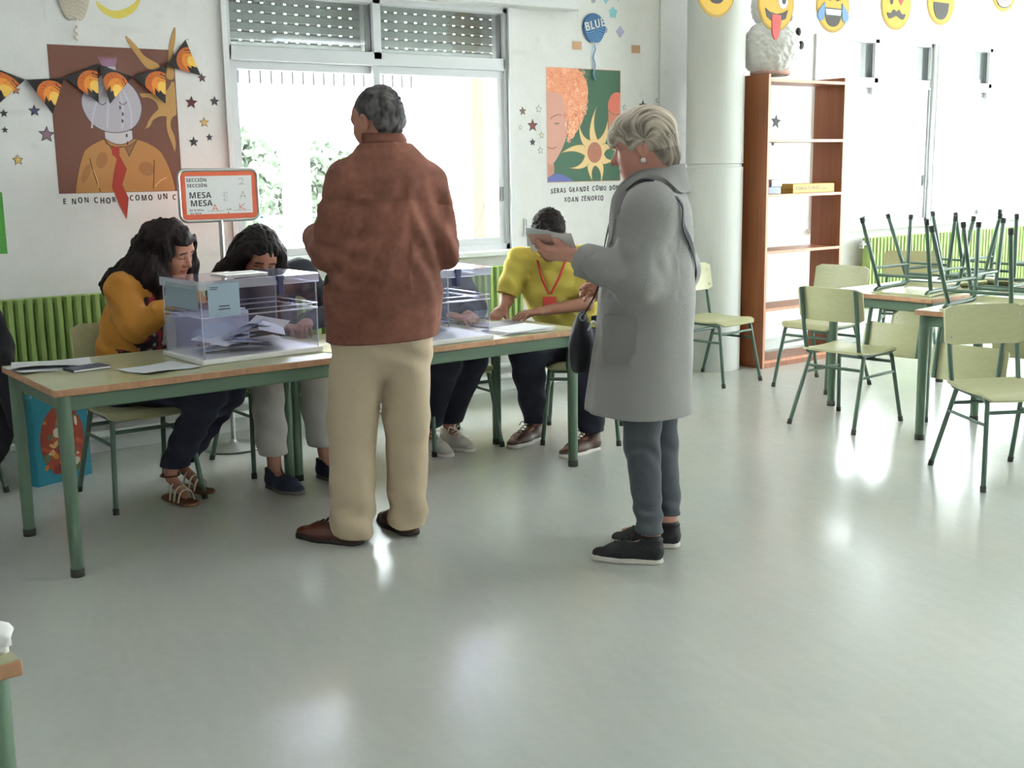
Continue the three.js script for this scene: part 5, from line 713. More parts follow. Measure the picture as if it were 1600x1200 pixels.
{ // standing woman, grey coat
  const p = person('standing grey-haired woman in a long grey coat holding a card and envelope', [2.98, -3.17]), n = [-0.61, 0, -0.79], side = [0.79, 0, -0.61];
  const J = { front: n, head: [-0.008, 1.512, -0.006], neck: [0.03, 1.37, 0.022], chest: [0.02, 1.2, 0.014], waist: [0.0, 1.0, 0.0], pelvis: [0.0, 0.84, 0.0], shL: [-0.095, 1.29, 0.125], elL: [-0.165, 1.05, 0.125], wrL: [-0.298, 1.142, -0.073], shR: [0.15, 1.28, -0.075], elR: [0.205, 1.06, -0.03], wrR: [0.04, 1.0, -0.2], hipL: [-0.055, 0.78, 0.05], knL: [-0.062, 0.43, 0.052], anL: [-0.036, 0.09, 0.078], hipR: [0.085, 0.78, -0.03], knR: [0.105, 0.42, -0.022], anR: [0.135, 0.09, -0.01], toeL: [-0.14, 0.03, -0.02], toeR: [0.06, 0.03, -0.17] };
  const hm = frame(J.head, [-0.6, -0.2, -0.77], [0, 1, 0]).scale(V(1.06, 1.08, 1.06));
  buildBody(p, J, 0xbd8672, { brow: 0x7a6658, lip: 0xa0504c, cheek: 0xb57062, nose: 0.004 }, hm, { L: { dir: [-0.6, 0.08, -0.79], back: [-0.55, -0.7, 0.43], curl: [0.5, 0.55, 0.6, 0.65], thumb: [0.42, -0.62] }, R: { dir: [-0.6, -0.2, -0.75], back: [0.7, 0.3, -0.6] } });
  // short layered hair, swept forward over the forehead
  const hw = (x, y, z) => { const a = Math.atan2(y - 0.02, z + 0.02), r = Math.hypot(y - 0.02, z + 0.02); return 0.0032 * noise(x * 120 + 5 * a, a * 1.1, r * 12) + 0.003 * noise(x * 260 + 9 * a, a * 2, r * 22) + 0.0025 * noise(x * 18, y * 18, z * 18); };
  const sa = new THREE.Color(0x5a5048), sb = new THREE.Color(0xd2c6b4), sc = new THREE.Color(0xa89a88), sq = new THREE.Color();
  part(p, 'hair', netMesh([ell([0, 0.046, -0.022], [0.092, 0.088, 0.106], 0.03), ell([0, 0.066, 0.045], [0.072, 0.05, 0.056], 0.03), ell([0, -0.015, -0.068], [0.068, 0.062, 0.044], 0.03), ell([0.03, 0.045, 0.088], [0.05, 0.032, 0.022], 0.02), ell([-0.03, 0.042, 0.09], [0.05, 0.036, 0.024], 0.02), cap([0.079, 0.03, 0.03], [0.08, -0.01, 0.035], 0.014, 0.006, 0.02), cap([-0.079, 0.03, 0.03], [-0.08, -0.01, 0.035], 0.014, 0.006, 0.02), cap([0, -0.05, -0.075], [0, -0.1, -0.062], 0.04, 0.03, 0.03)], [-0.13, -0.16, -0.16], [0.13, 0.17, 0.14], 0.0034, { warp: hw, clip: (x, y, z) => Math.max(-0.112 - y - 0.2 * (z + 0.07), z > 0.045 ? 0.018 - y : z > -0.03 ? 0.0 - y - (0.045 - z) * 0.35 : -1), color: (x, y, z) => { const a = Math.atan2(y - 0.02, z + 0.02), r = Math.hypot(y - 0.02, z + 0.02), f = 0.5 + 0.75 * noise(x * 140 + 5 * a, a * 1.2, r * 12) + 0.6 * noise(x * 330 + 10 * a, a * 2.2, r * 24), low = y < -0.02 && z < -0.02 ? 0.45 : 0; return sq.copy(sa).lerp(sb, clamp(f - low, 0, 1)).lerp(sc, 0.25); } }).applyMatrix4(hm), hairMat(0.5));
  { const e = V(-0.083, -0.045, -0.004).applyMatrix4(hm), e2 = V(0.083, -0.045, -0.004).applyMatrix4(hm); for (const q of [e, e2]) part(p, 'earring', new THREE.SphereGeometry(0.0105, 12, 10).translate(q.x, q.y, q.z), phys({ color: 0xf2ece4, roughness: 0.2, clearcoat: 1 }), 'pearl earring'); }
  // coat
  const cm = phys({ color: 0x93918e, roughness: 0.95, sheen: 0.6, sheenColor: new THREE.Color(0x9a9a98), sheenRoughness: 0.6, bumpMap: weave, bumpScale: 0.0012 });
  const cuffEnd = [-0.262, 1.117, -0.02];
  const T = [flat([0.026, 1.33, 0.02], [0.02, 1.22, 0.012], 0.13, 0.175, n, 0.72, 0.05, 0.78), flat([0.02, 1.22, 0.012], [0.004, 0.98, 0.002], 0.178, 0.2, n, 0.8, 0.06), flat([0.004, 0.98, 0.002], [-0.018, 0.5, -0.014], 0.2, 0.235, n, 0.82, 0.06, 0.86), flat(J.shL, J.shR, 0.07, 0.07, [0, 1, 0], 0.95, 0.08), cap([0.03, 1.38, 0.022], [0.028, 1.3, 0.02], 0.08, 0.11, 0.05),
    cap(J.shL, J.elL, 0.082, 0.078, 0.06), cap(J.elL, cuffEnd, 0.076, 0.058, 0.03), cap(J.shR, J.elR, 0.08, 0.07, 0.06), cap(J.elR, [0.06, 1.01, -0.18], 0.07, 0.055, 0.03)];
  const front = (x, z) => x * n[0] + z * n[2], lat = (x, z) => x * side[0] + z * side[2];
  const coat = part(p, 'coat', netMesh(T, [-0.42, 0.5, -0.36], [0.4, 1.48, 0.36], 0.0078, { clip: (x, y, z) => Math.max(0.556 + 0.03 * front(x, z) - y, y - 1.395 - 0.15 * Math.max(0, -front(x, z)), y < 1.12 ? Math.min(0.0075 - Math.abs(lat(x, z) + 0.03), front(x, z) - 0.08) : -1), warp: (x, y, z) => 0.006 * noise(x * 9, y * 5, z * 9) + 0.005 * Math.sin(lat(x, z) * 40 + front(x, z) * 34 + 2.5 * noise(x * 5, y * 3, z * 5)) * sstep(1.1, 0.7, y) * 0.9 + 0.006 * noise(x * 22, y * 18, z * 22) * (y > 0.98 && y < 1.2 && lat(x, z) < -0.12 ? 1.2 : 0.3) }), cm);
  const coatD = union(T), onCoat = (q, d) => { q = [...q]; for (let i = 0; i < 8; i++) { const e = 0.004, f = coatD(...q) - d, g = [coatD(q[0] + e, q[1], q[2]) - coatD(q[0] - e, q[1], q[2]), coatD(q[0], q[1] + e, q[2]) - coatD(q[0], q[1] - e, q[2]), coatD(q[0], q[1], q[2] + e) - coatD(q[0], q[1], q[2] - e)], l = Math.hypot(...g) || 1; q = add(q, g, -f / l * 0.9); } return q; };
  part(coat, 'collar', sheet((u, v) => { // folded collar: stands at the neck, falls outwards to its points
    const a = u * 2.35, t = (v + 1) / 2, dr = (1 - Math.cos(a)) * 0.5, rr0 = lerp(0.066 + 0.03 * dr, 0.128 + 0.05 * dr, t), y = lerp(1.425, 1.352, t) + 0.03 * Math.sin(t * Math.PI) - 0.2 * dr * dr * (0.8 + 0.4 * t) - 0.015 * dr, c = -Math.cos(a), s2 = Math.sin(a);
    let q = [0.026 + n[0] * c * rr0 + side[0] * s2 * rr0 * 1.05, y, 0.02 + n[2] * c * rr0 + side[2] * s2 * rr0 * 1.05]; const w = lerp(0.03, 0.012, t); for (let i = 0; i < 4 && coatD(...q) < w; i++) q = onCoat(q, w); return V(...q); }, 0.01, 40, 8, 0.02), cm);
  for (const s of [-1, 1]) part(coat, 'lapel', sheet((u, v) => { const t = Math.max(0, (v + 1) / 2), w = 0.012 + 0.05 * Math.sin(Math.min(1, t * 1.25) * 2.6), f0 = lerp(0.168, 0.105, t ** 1.5), l0 = s * (0.03 + t * 0.03) + s * (u + 1) / 2 * w, y = lerp(1.0, 1.33, t); const f = f0 - 0.25 * Math.abs(l0) + 0.012; return V(0.012 + n[0] * f + side[0] * l0, y, 0.008 + n[2] * f + side[2] * l0); }, 0.008, 6, 12, 0.1), cm);
  { // patch pocket on the near side
    const at = (u, v) => { const f = 0.055 + u * 0.062, y = 0.845 + v * 0.085; return V(-0.003 + n[0] * f - side[0] * (0.212 - f * f * 2.2), y, -0.004 + n[2] * f - side[2] * (0.212 - f * f * 2.2)); }; part(coat, 'pocket', sheet(at, 0.009, 10, 8, 0.14), cm);
    part(coat, 'cuff', tubeLine([V(...mixp(J.elL, cuffEnd, 0.86)), V(...mixp(J.elL, cuffEnd, 1.12))], [0.0605, 0.062], 24), cm);
  }
  part(p, 'sweater', netMesh([flat([-0.0, 1.0, 0], [0.02, 1.3, 0.012], 0.13, 0.1, n, 0.9, 0.03)], [-0.25, 0.8, -0.25], [0.25, 1.45, 0.25], 0.012), cloth(0x3a3c40, 0.9));
  Object.assign(grey, { coatD, onCoat, wr: J.wrL, dir: [-0.6, 0.08, -0.79], back: [-0.55, -0.7, 0.43] });
  // jeans
  const jn = cloth(0x4d5258, 0.85, 0.25, weave);
  part(p, 'jeans', netMesh([flat([0.01, 0.9, 0.01], [0.012, 0.8, 0.01], 0.14, 0.15, n, 0.8, 0.04), cap(J.hipL, J.knL, 0.088, 0.066, 0.04), cap(J.knL, [-0.04, 0.1, 0.075], 0.066, 0.05, 0.02), cap(J.hipR, J.knR, 0.086, 0.064, 0.04), cap(J.knR, [0.132, 0.1, -0.008], 0.064, 0.05, 0.02)], [-0.2, 0.06, -0.18], [0.24, 1, 0.2], 0.007, { clip: (x, y, z) => (x < 0.05 ? 0.105 : 0.125) - y, warp: (x, y, z) => 0.004 * noise(x * 25, y * 12, z * 25) + 0.0045 * Math.sin(y * 75 + x * 40 + 4 * noise(x * 10, y * 8, z * 10)) * (sstep(0.3, 0.16, y) + Math.exp(-(((y - 0.43) / 0.06) ** 2))) }), jn);
  const sk = std(0x1c1d20, 0.7, { bumpMap: weave, bumpScale: 0.001 }), ws = std(0xd4cec4, 0.6), lc = std(0x141416, 0.7);
  lacedShoe(p, 'sneaker', [-0.04, 0, 0.118], [-0.16, -0.21], 0.265, sk, ws, { lace: lc, sole: 0.026, rough: 1 }); lacedShoe(p, 'sneaker', [0.145, 0, 0.02], [-0.17, -0.215], 0.265, sk, ws, { lace: lc, sole: 0.026, rough: 1 });
}
{ // her bag and what she holds
  const b = thing('shoulder_bag', 'black leather shoulder bag hanging at the front of the woman in grey', 'bag', [2.98, 0, -3.17]), m = std(0x1b1d22, 0.75), n = [-0.61, 0, -0.79], s = [0.79, 0, -0.61];
  const at = (f, l, y) => [n[0] * f + s[0] * l, y, n[2] * f + s[2] * l];
  part(b, 'pouch', netMesh([flat(at(0.25, 0.06, 0.86), at(0.25, 0.05, 0.79), 0.05, 0.1, n, 0.4, 0.02, 0.42), flat(at(0.25, 0.05, 0.79), at(0.25, 0.04, 0.76), 0.1, 0.098, n, 0.42, 0.02)], [-0.36, 0.6, -0.4], [0.1, 1.0, 0.0], 0.006, { warp: (x, y, z) => 0.003 * noise(x * 25, y * 25, z * 25), clip: (x, y, z) => 0.685 - y }), m);
  part(b, 'zip', tube([at(0.21, -0.02, 0.85), at(0.205, 0.05, 0.875), at(0.21, 0.12, 0.85)], 0.004, 12, 6), M.chrome);
  part(b, 'ring', new THREE.TorusGeometry(0.012, 0.003, 6, 14).translate(...at(0.235, 0.0, 0.895)), M.chrome);
  const way = [[0.17, 0.0, 1.0], [0.165, -0.02, 1.1], [0.14, -0.05, 1.2], [0.09, -0.09, 1.28], [0.03, -0.13, 1.345], [-0.03, -0.14, 1.345], [-0.08, -0.14, 1.3], [-0.12, -0.11, 1.24], [-0.15, -0.06, 1.18], [-0.17, 0.0, 1.12], [-0.17, 0.08, 1.05], [-0.12, 0.17, 0.98], [0.0, 0.21, 0.92], [0.12, 0.18, 0.89]].map(([f, l, y]) => grey.onCoat(at(f, l, y), 0.009));
  const strap = [at(0.235, 0.0, 0.895), ...way, at(0.225, 0.12, 0.875)].map((q) => V(...q)), C = new THREE.CatmullRomCurve3(strap, false, "centripetal"), pts = C.getPoints(140), pos = [], idx = [];
  pts.forEach((q, i) => { const t = C.getTangent(i / 140), e0 = 0.005, D = grey.coatD, out = V(D(q.x + e0, q.y, q.z) - D(q.x - e0, q.y, q.z), D(q.x, q.y + e0, q.z) - D(q.x, q.y - e0, q.z), D(q.x, q.y, q.z + e0) - D(q.x, q.y, q.z - e0)).normalize(); const wd = V(0, 0, 0).crossVectors(t, out).normalize(); for (const [a, c] of [[1, 1], [-1, 1], [-1, -1], [1, -1]]) { const e = q.clone().addScaledVector(wd, a * 0.011).addScaledVector(out, c * 0.002); pos.push(e.x, e.y, e.z); } if (i) for (let k = 0; k < 4; k++) { const A = (i - 1) * 4 + k, B = (i - 1) * 4 + (k + 1) % 4; idx.push(A, B, A + 4, B, B + 4, A + 4); } });
  const g = new THREE.BufferGeometry(); g.setAttribute('position', new THREE.Float32BufferAttribute(pos, 3)); g.setIndex(idx); const ng = g.toNonIndexed(); ng.computeVertexNormals(); part(b, 'strap', ng, m);
  const w = grey.wr, hd = V(...grey.dir).normalize(), bk = V(...grey.back); bk.addScaledVector(hd, -bk.dot(hd)).normalize(); const th = V(0, 0, 0).crossVectors(hd, bk).normalize(), q0 = V(2.98 + w[0], w[1], -3.17 + w[2]).addScaledVector(hd, 0.075).addScaledVector(bk, -0.026).addScaledVector(th, 0.012);
  const e = thing('voting_papers', 'folded voting papers held in the left hand of the woman in grey', 'paper', [q0.x, q0.y, q0.z]), put = (m, a, dd, k, t2) => { m.quaternion.setFromRotationMatrix(new THREE.Matrix4().makeBasis(hd, bk, V(0, 0, 0).crossVectors(hd, bk))); m.rotateY(a); m.position.copy(hd).multiplyScalar(dd).addScaledVector(bk, k).addScaledVector(th, t2); };
  put(part(e, 'envelope', sheetPaper(0.17, 0.1, 0.004, 0.3), M2.paper), 0.1, -0.005, -0.004, 0.012); put(part(e, 'envelope', sheetPaper(0.16, 0.1, 0.006, 1.2), M2.paperPrint), -0.1, 0.005, -0.008, 0.018); put(part(e, 'card', rbx(0.086, 0.001, 0.054, 0.0004), std(0xcaa090, 0.4)), 0.15, 0.03, 0.001, 0.028);
}
function seatedLegs(J, r = [0.088, 0.068, 0.056], n, pel = 0.15) { return [flat(J.pelvis, add(J.pelvis, [0, 0.1, 0]), pel, pel * 0.92, n, 0.8, 0.05), cap(J.hipL, J.knL, r[0], r[1], 0.05), cap(J.knL, J.anL, r[1], r[2], 0.03), cap(J.hipR, J.knR, r[0], r[1], 0.05), cap(J.knR, J.anR, r[1], r[2], 0.03)]; }
{ // seated woman, mustard cardigan
  const p = person('seated dark-haired woman in a mustard cardigan reaching behind the ballot box', [1.77, -5.22]), n = [0.3, 0, 0.95];
  const J = { front: n, head: [0.19, 1.108, 0.085], neck: [0.135, 0.985, 0.03], chest: [0.08, 0.84, -0.01], waist: [0.03, 0.66, -0.07], pelvis: [0.01, 0.525, -0.09], shR: [-0.04, 0.955, 0.055], elR: [-0.03, 0.79, 0.16], wrR: [0.15, 0.9, 0.32], shL: [0.25, 0.945, -0.03], elL: [0.34, 0.745, 0.12], wrL: [0.22, 0.735, 0.3], hipR: [-0.07, 0.52, -0.05], hipL: [0.1, 0.52, -0.05], knR: [0.22, 0.495, 0.32], knL: [0.34, 0.485, 0.26], anR: [0.09, 0.13, 0.15], anL: [0.17, 0.15, 0.08], toeR: [0.11, 0.035, 0.27], toeL: [0.21, 0.05, 0.19] };
  const hm = frame(J.head, [0.5, -0.38, 0.78], [-0.08, 1, 0.1]).scale(V(0.98, 1, 0.98));
  buildBody(p, J, 0xa9745e, { brow: 0x2a1c18, lip: 0x94504a, closed: true }, hm, { R: { dir: [0.88, -0.2, 0.14], back: [0.15, 0.95, 0.1], curl: [0.35, 0.4, 0.45, 0.5] }, L: { dir: [-0.4, -0.05, 0.8], back: [0, 1, 0] } }, { slim: 0.92 });
  const hw = (x, y, z) => 0.012 * noise(x * 26, y * 14, z * 26) + 0.007 * noise(x * 70, y * 22 + x * 30, z * 70) + 0.004 * noise(x * 140, y * 50, z * 140);
  part(p, 'hair', netMesh([ell([0, 0.04, -0.026], [0.1, 0.098, 0.116], 0.03), ell([-0.01, -0.05, -0.085], [0.115, 0.13, 0.08], 0.05), cap([0.08, 0.04, 0.02], [0.1, -0.12, 0.035], 0.036, 0.046, 0.04), cap([-0.08, 0.04, 0.0], [-0.105, -0.12, 0.0], 0.038, 0.055, 0.04), cap([-0.1, -0.08, -0.04], [-0.17, -0.2, -0.11], 0.075, 0.05, 0.05), cap([0.095, -0.1, 0.02], [0.115, -0.24, 0.06], 0.05, 0.034, 0.05), cap([-0.03, -0.1, -0.11], [-0.1, -0.22, -0.17], 0.085, 0.055, 0.05), cap([-0.06, -0.16, -0.15], [-0.13, -0.25, -0.22], 0.05, 0.03, 0.05), cap([-0.1, -0.12, 0.01], [-0.1, -0.25, 0.05], 0.05, 0.032, 0.05)], [-0.28, -0.33, -0.32], [0.22, 0.18, 0.16], 0.0062, { warp: hw, clip: (x, y, z) => (z > 0.025 && y < 0.06 && x > -0.062 && x < 0.06 ? (z - 0.025) : -1), color: hairTone(0x141012, 0x2c1f1f, 60, 18, 60) }).applyMatrix4(hm), hairMat(0.5));
  const cm = cloth(0xb3782c, 0.9, 0.4, weave), cuffR = [0.08, 0.865, 0.262];
  const T = [flat([0.1, 0.92, 0.01], [0.06, 0.78, -0.03], 0.14, 0.165, n, 0.75, 0.05), flat([0.06, 0.78, -0.03], [0.015, 0.5, -0.09], 0.165, 0.19, n, 0.8, 0.05), flat(J.shR, J.shL, 0.058, 0.058, [0, 1, 0], 0.95, 0.06), cap(J.shR, J.elR, 0.066, 0.062, 0.04), cap(J.elR, cuffR, 0.062, 0.055, 0.03), cap(J.shL, J.elL, 0.066, 0.058, 0.05), cap(J.elL, [0.26, 0.735, 0.25], 0.056, 0.046, 0.03)];
  const fr = (x, z) => (x - 0.06) * n[0] + (z + 0.03) * n[2], la = (x, z) => (x - 0.06) * n[2] - (z + 0.03) * n[0];
  part(p, 'cardigan', netMesh(T, [-0.24, 0.42, -0.32], [0.44, 1.06, 0.44], 0.008, { clip: (x, y, z) => Math.max(0.5 - y, fr(x, z) > 0.03 && Math.abs(la(x, z) - 0.03) < 0.02 + (y - 0.5) * 0.07 && z < 0.2 ? 0.02 : -1), warp: (x, y, z) => 0.006 * noise(x * 14, y * 9, z * 14) + 0.006 * Math.sin(y * 60 + x * 30 + z * 35 + 3 * noise(x * 8, y * 8, z * 8)) * (z > 0.05 || y < 0.75 ? 0.8 : 0.25) }), cm);
  const tc = (() => { const a = new THREE.Color(0x2a2326), b = new THREE.Color(0x8a2a30), c = new THREE.Color(0xa89c94), q = new THREE.Color(); return (x, y, z) => { const f = noise(x * 40, y * 40, z * 40); return q.copy(f > 0.28 ? b : f < -0.4 ? c : a); }; })();
  part(p, 'blouse', netMesh([flat([0.1, 0.9, 0.015], [0.06, 0.76, -0.02], 0.132, 0.155, n, 0.78, 0.05), flat([0.06, 0.76, -0.02], [0.02, 0.53, -0.08], 0.155, 0.17, n, 0.82, 0.05)], [-0.16, 0.45, -0.26], [0.3, 1.04, 0.2], 0.008, { color: tc }), phys({ color: 0xffffff, vertexColors: true, roughness: 0.85 }));
  part(p, 'trousers', netMesh(seatedLegs(J, [0.092, 0.078, 0.06], n, 0.155), [-0.25, 0.06, -0.28], [0.42, 0.72, 0.46], 0.009, { clip: (x, y, z) => 0.15 - y, warp: (x, y, z) => 0.006 * noise(x * 16, y * 10, z * 16) + 0.004 * Math.sin(y * 60 + x * 25 + z * 25) }), cloth(0x1e2436, 0.85, 0.2, weave));
  const sm = std(0x6b4026, 0.6), bead = std(0xc9bfae, 0.35, { metalness: 0.5 });
  for (const [a, t, pos] of [['anR', 'toeR', 0], ['anL', 'toeL', 1]]) { // sandals
    const A = J[a], Tt = J[t], d = unit([Tt[0] - A[0], 0, Tt[2] - A[2]]), y0 = pos ? 0.02 : 0.0, q = frame([A[0] - d[0] * 0.05, y0, A[2] - d[2] * 0.05], d, [0, 1, 0]);
    const s = part(p, 'sandal', netMesh([flat([0, 0, 0.03], [0, 0, 0.2], 0.038, 0.044, [0, 1, 0], 1, 0.02)], [-0.06, -0.02, -0.03], [0.06, 0.04, 0.27], 0.006, { clip: (x, y, z) => Math.max(-y, y - 0.014) }).applyMatrix4(q), sm);
    for (const [z, y] of [[0.1, 0.075], [0.135, 0.062], [0.17, 0.052]]) part(s, 'strap', tube([[-0.04, 0.01, z], [-0.026, y, z], [0.0, y + 0.012, z], [0.026, y, z], [0.04, 0.01, z]], 0.0042, 16, 6).applyMatrix4(q), bead);
    part(s, 'ankle_strap', new THREE.TorusGeometry(0.041, 0.004, 6, 20).rotateX(Math.PI / 2).translate(0, 0.11, 0.045).applyMatrix4(q), sm);
  }
}
{ // seated woman, dark jacket
  const p = person('seated woman in a dark jacket and white trousers bending over behind the ballot box', [2.42, -5.35]), n = [0, 0, 1];
  const J = { front: n, head: [0.03, 1.05, 0.06], neck: [0.065, 0.94, -0.03], chest: [0.075, 0.8, -0.05], waist: [0.08, 0.64, -0.08], pelvis: [0.08, 0.525, -0.09], shR: [-0.095, 0.9, -0.03], elR: [-0.16, 0.735, 0.12], wrR: [0.0, 0.735, 0.28], shL: [0.28, 0.945, -0.01], elL: [0.4, 0.745, 0.1], wrL: [0.14, 0.735, 0.29], hipR: [0.0, 0.525, -0.05], hipL: [0.16, 0.525, -0.05], knR: [-0.1, 0.5, 0.37], knL: [0.14, 0.495, 0.36], anR: [-0.115, 0.1, 0.41], anL: [0.155, 0.1, 0.4], toeR: [-0.1, 0.03, 0.53], toeL: [0.18, 0.03, 0.52] };
  const hm = frame(J.head, [-0.12, -0.62, 0.78], [0.05, 0.8, 0.5]).scale(V(1, 1, 1));
  buildBody(p, J, 0xa2705c, { brow: 0x2a1c18, closed: true }, hm, { R: { dir: [0.5, -0.05, 0.8], back: [0, 1, 0] }, L: { dir: [-0.5, -0.05, 0.8], back: [0, 1, 0] } }, { slim: 0.9 });
  const hw = (x, y, z) => 0.006 * noise(x * 40, y * 12, z * 40) + 0.004 * noise(x * 110, y * 26, z * 110) + 0.006 * Math.exp(-((x / 0.004) ** 2)) * (y > 0.08 ? 1 : 0);
  part(p, 'hair', netMesh([ell([0, 0.04, -0.024], [0.1, 0.095, 0.112], 0.03), ell([0, -0.06, -0.075], [0.13, 0.14, 0.07], 0.05), cap([0.085, 0.03, 0.01], [0.13, -0.14, 0.0], 0.036, 0.055, 0.05), cap([-0.085, 0.03, 0.01], [-0.13, -0.14, 0.0], 0.036, 0.055, 0.05), cap([0.13, -0.12, 0.0], [0.16, -0.27, 0.03], 0.055, 0.035, 0.05), cap([-0.13, -0.12, 0.0], [-0.16, -0.27, 0.03], 0.055, 0.035, 0.05)], [-0.26, -0.34, -0.2], [0.26, 0.17, 0.16], 0.006, { warp: hw, clip: (x, y, z) => (z > 0.025 && y < 0.062 && Math.abs(x) < 0.064 ? z - 0.025 : -1), color: hairTone(0x121012, 0x241c1e, 70, 14, 70) }).applyMatrix4(hm), hairMat(0.4));
  const T = [flat([0.07, 0.88, -0.03], [0.078, 0.76, -0.06], 0.14, 0.165, n, 0.75, 0.05), flat([0.078, 0.76, -0.06], [0.08, 0.52, -0.09], 0.165, 0.18, n, 0.78, 0.05), flat(J.shR, J.shL, 0.062, 0.064, [0, 1, 0], 0.95, 0.06), cap(J.shR, J.elR, 0.066, 0.06, 0.05), cap(J.elR, [-0.03, 0.737, 0.24], 0.058, 0.046, 0.03), cap(J.shL, J.elL, 0.068, 0.06, 0.05), cap(J.elL, [0.17, 0.737, 0.25], 0.058, 0.046, 0.03)];
  part(p, 'jacket', netMesh(T, [-0.3, 0.44, -0.32], [0.54, 1.06, 0.36], 0.009, { clip: (x, y, z) => 0.5 - y, warp: folds(14, 0.007) }), cloth(0x22242e, 0.8, 0.3, weave));
  part(p, 'trousers', netMesh(seatedLegs(J, [0.095, 0.088, 0.07], n, 0.155), [-0.26, 0.06, -0.28], [0.4, 0.72, 0.54], 0.009, { clip: (x, y, z) => 0.16 - y, warp: (x, y, z) => 0.006 * noise(x * 14, y * 7, z * 14) + 0.004 * Math.sin(y * 45 + x * 30) }), cloth(0xc6c2bd, 0.9, 0.2, weave));
  const dk = std(0x242c40, 0.7), so = std(0x57534e, 0.7); lacedShoe(p, 'shoe', [-0.118, 0, 0.375], [0.15, 1], 0.25, dk, so, { w: 0.045 }); lacedShoe(p, 'shoe', [0.15, 0, 0.365], [0.2, 1], 0.25, dk, so, { w: 0.045 });
}
{ // seated man, yellow shirt
  const p = person('seated man in a yellow polo shirt bending over the papers on the right table', [4.08, -4.83]), n = unit([-0.72, 0, 0.69]);
  const J = { front: n, head: [-0.235, 1.1, 0.015], neck: [-0.17, 1.0, -0.055], chest: [-0.13, 0.86, -0.07], waist: [-0.06, 0.66, -0.045], pelvis: [0.01, 0.525, -0.02], shR: [-0.285, 0.97, -0.18], elR: [-0.37, 0.765, -0.18], wrR: [-0.455, 0.725, -0.1], shL: [0.015, 0.98, 0.045], elL: [-0.1, 0.745, 0.15], wrL: [-0.34, 0.722, 0.085], hipR: [-0.08, 0.525, -0.09], hipL: [0.08, 0.525, 0.06], knR: [-0.41, 0.495, 0.04], knL: [-0.25, 0.49, 0.31], anR: [-0.25, 0.1, -0.09], anL: [-0.17, 0.1, 0.275], toeR: [-0.45, 0.03, -0.05], toeL: [-0.38, 0.03, 0.3] };
  const hm = frame(J.head, [-0.52, -0.62, 0.5], [-0.3, 0.9, 0.3]).scale(V(1.04, 1.04, 1.04));
  buildBody(p, J, 0x96664f, { brow: 0x1c1614, closed: true }, hm, { R: { dir: [-0.75, -0.35, 0.3], back: [-0.2, 0.9, 0.3], curl: [0.3, 0.35, 0.4, 0.45] }, L: { dir: [-0.9, -0.06, -0.25], back: [0.1, 0.95, 0.1], curl: [0.25, 0.3, 0.35, 0.4] } });
  part(p, 'hair', netMesh([ell([0, 0.036, -0.017], [0.084, 0.092, 0.102], 0.01), ell([0, 0.06, 0.04], [0.068, 0.045, 0.05], 0.02), ell([0, -0.02, -0.06], [0.068, 0.06, 0.05], 0.03)], [-0.11, -0.12, -0.15], [0.11, 0.15, 0.12], 0.0042, { warp: (x, y, z) => 0.006 * noise(x * 110, y * 110, z * 110) + 0.003 * noise(x * 50, y * 50, z * 50), clip: (x, y, z) => Math.max(z - (0.03 + Math.max(0, y - 0.03) * 1.1), -0.075 - y, z > -0.045 && y < 0.0 ? (-0.01 - y) + (z + 0.045) * 0.8 : -1), color: hairTone(0x14100f, 0x2c2422, 90, 90, 90) }).applyMatrix4(hm), hairMat(0.6));
  const ym = cloth(0xc6b652, 0.9, 0.3, weave), sR = mixp(J.shR, J.elR, 0.9), sL = mixp(J.shL, J.elL, 0.88);
  const T = [flat([-0.15, 0.93, -0.065], [-0.12, 0.8, -0.065], 0.13, 0.17, n, 0.7, 0.05), flat([-0.12, 0.8, -0.065], [0.0, 0.52, -0.02], 0.17, 0.178, n, 0.78, 0.05), flat(J.shR, J.shL, 0.06, 0.06, [0, 1, 0], 0.95, 0.05), cap(J.shR, sR, 0.064, 0.062, 0.035), cap(J.shL, sL, 0.064, 0.062, 0.035)];
  const shirt = part(p, 'shirt', netMesh(T, [-0.5, 0.44, -0.36], [0.22, 1.08, 0.3], 0.008, { clip: (x, y, z) => { const c = (s, e, k) => { const d = unit(sub3(J['el' + k], J['sh' + k])), t = (x - e[0]) * d[0] + (y - e[1]) * d[1] + (z - e[2]) * d[2], r = Math.hypot(x - e[0], y - e[1], z - e[2]); return r < 0.1 ? t : -1; }; return Math.max(0.505 - y, c(0, sR, 'R'), c(0, sL, 'L')); }, warp: (x, y, z) => 0.007 * noise(x * 13, y * 10, z * 13) + 0.004 * Math.sin(y * 60 + x * 40 + 3 * noise(x * 9, y * 9, z * 9)) }), ym);
  part(shirt, 'collar', netMesh([flat([-0.17, 0.99, -0.06], [-0.18, 1.03, -0.04], 0.085, 0.074, [0, 1, 0], 1, 0.01)], [-0.3, 0.9, -0.2], [-0.05, 1.1, 0.1], 0.006, { clip: (x, y, z) => Math.max(0.985 - y, y - 1.035, -(Math.hypot(x + 0.175, z + 0.05) - 0.058)) }), ym);
  part(p, 'trousers', netMesh(seatedLegs(J, [0.1, 0.088, 0.066], n, 0.165), [-0.54, 0.05, -0.26], [0.24, 0.72, 0.44], 0.009, { clip: (x, y, z) => 0.1 - y, warp: (x, y, z) => 0.006 * noise(x * 14, y * 8, z * 14) + 0.005 * Math.sin(y * 50 + x * 30 + z * 20) }), cloth(0x1b2030, 0.85, 0.2, weave));
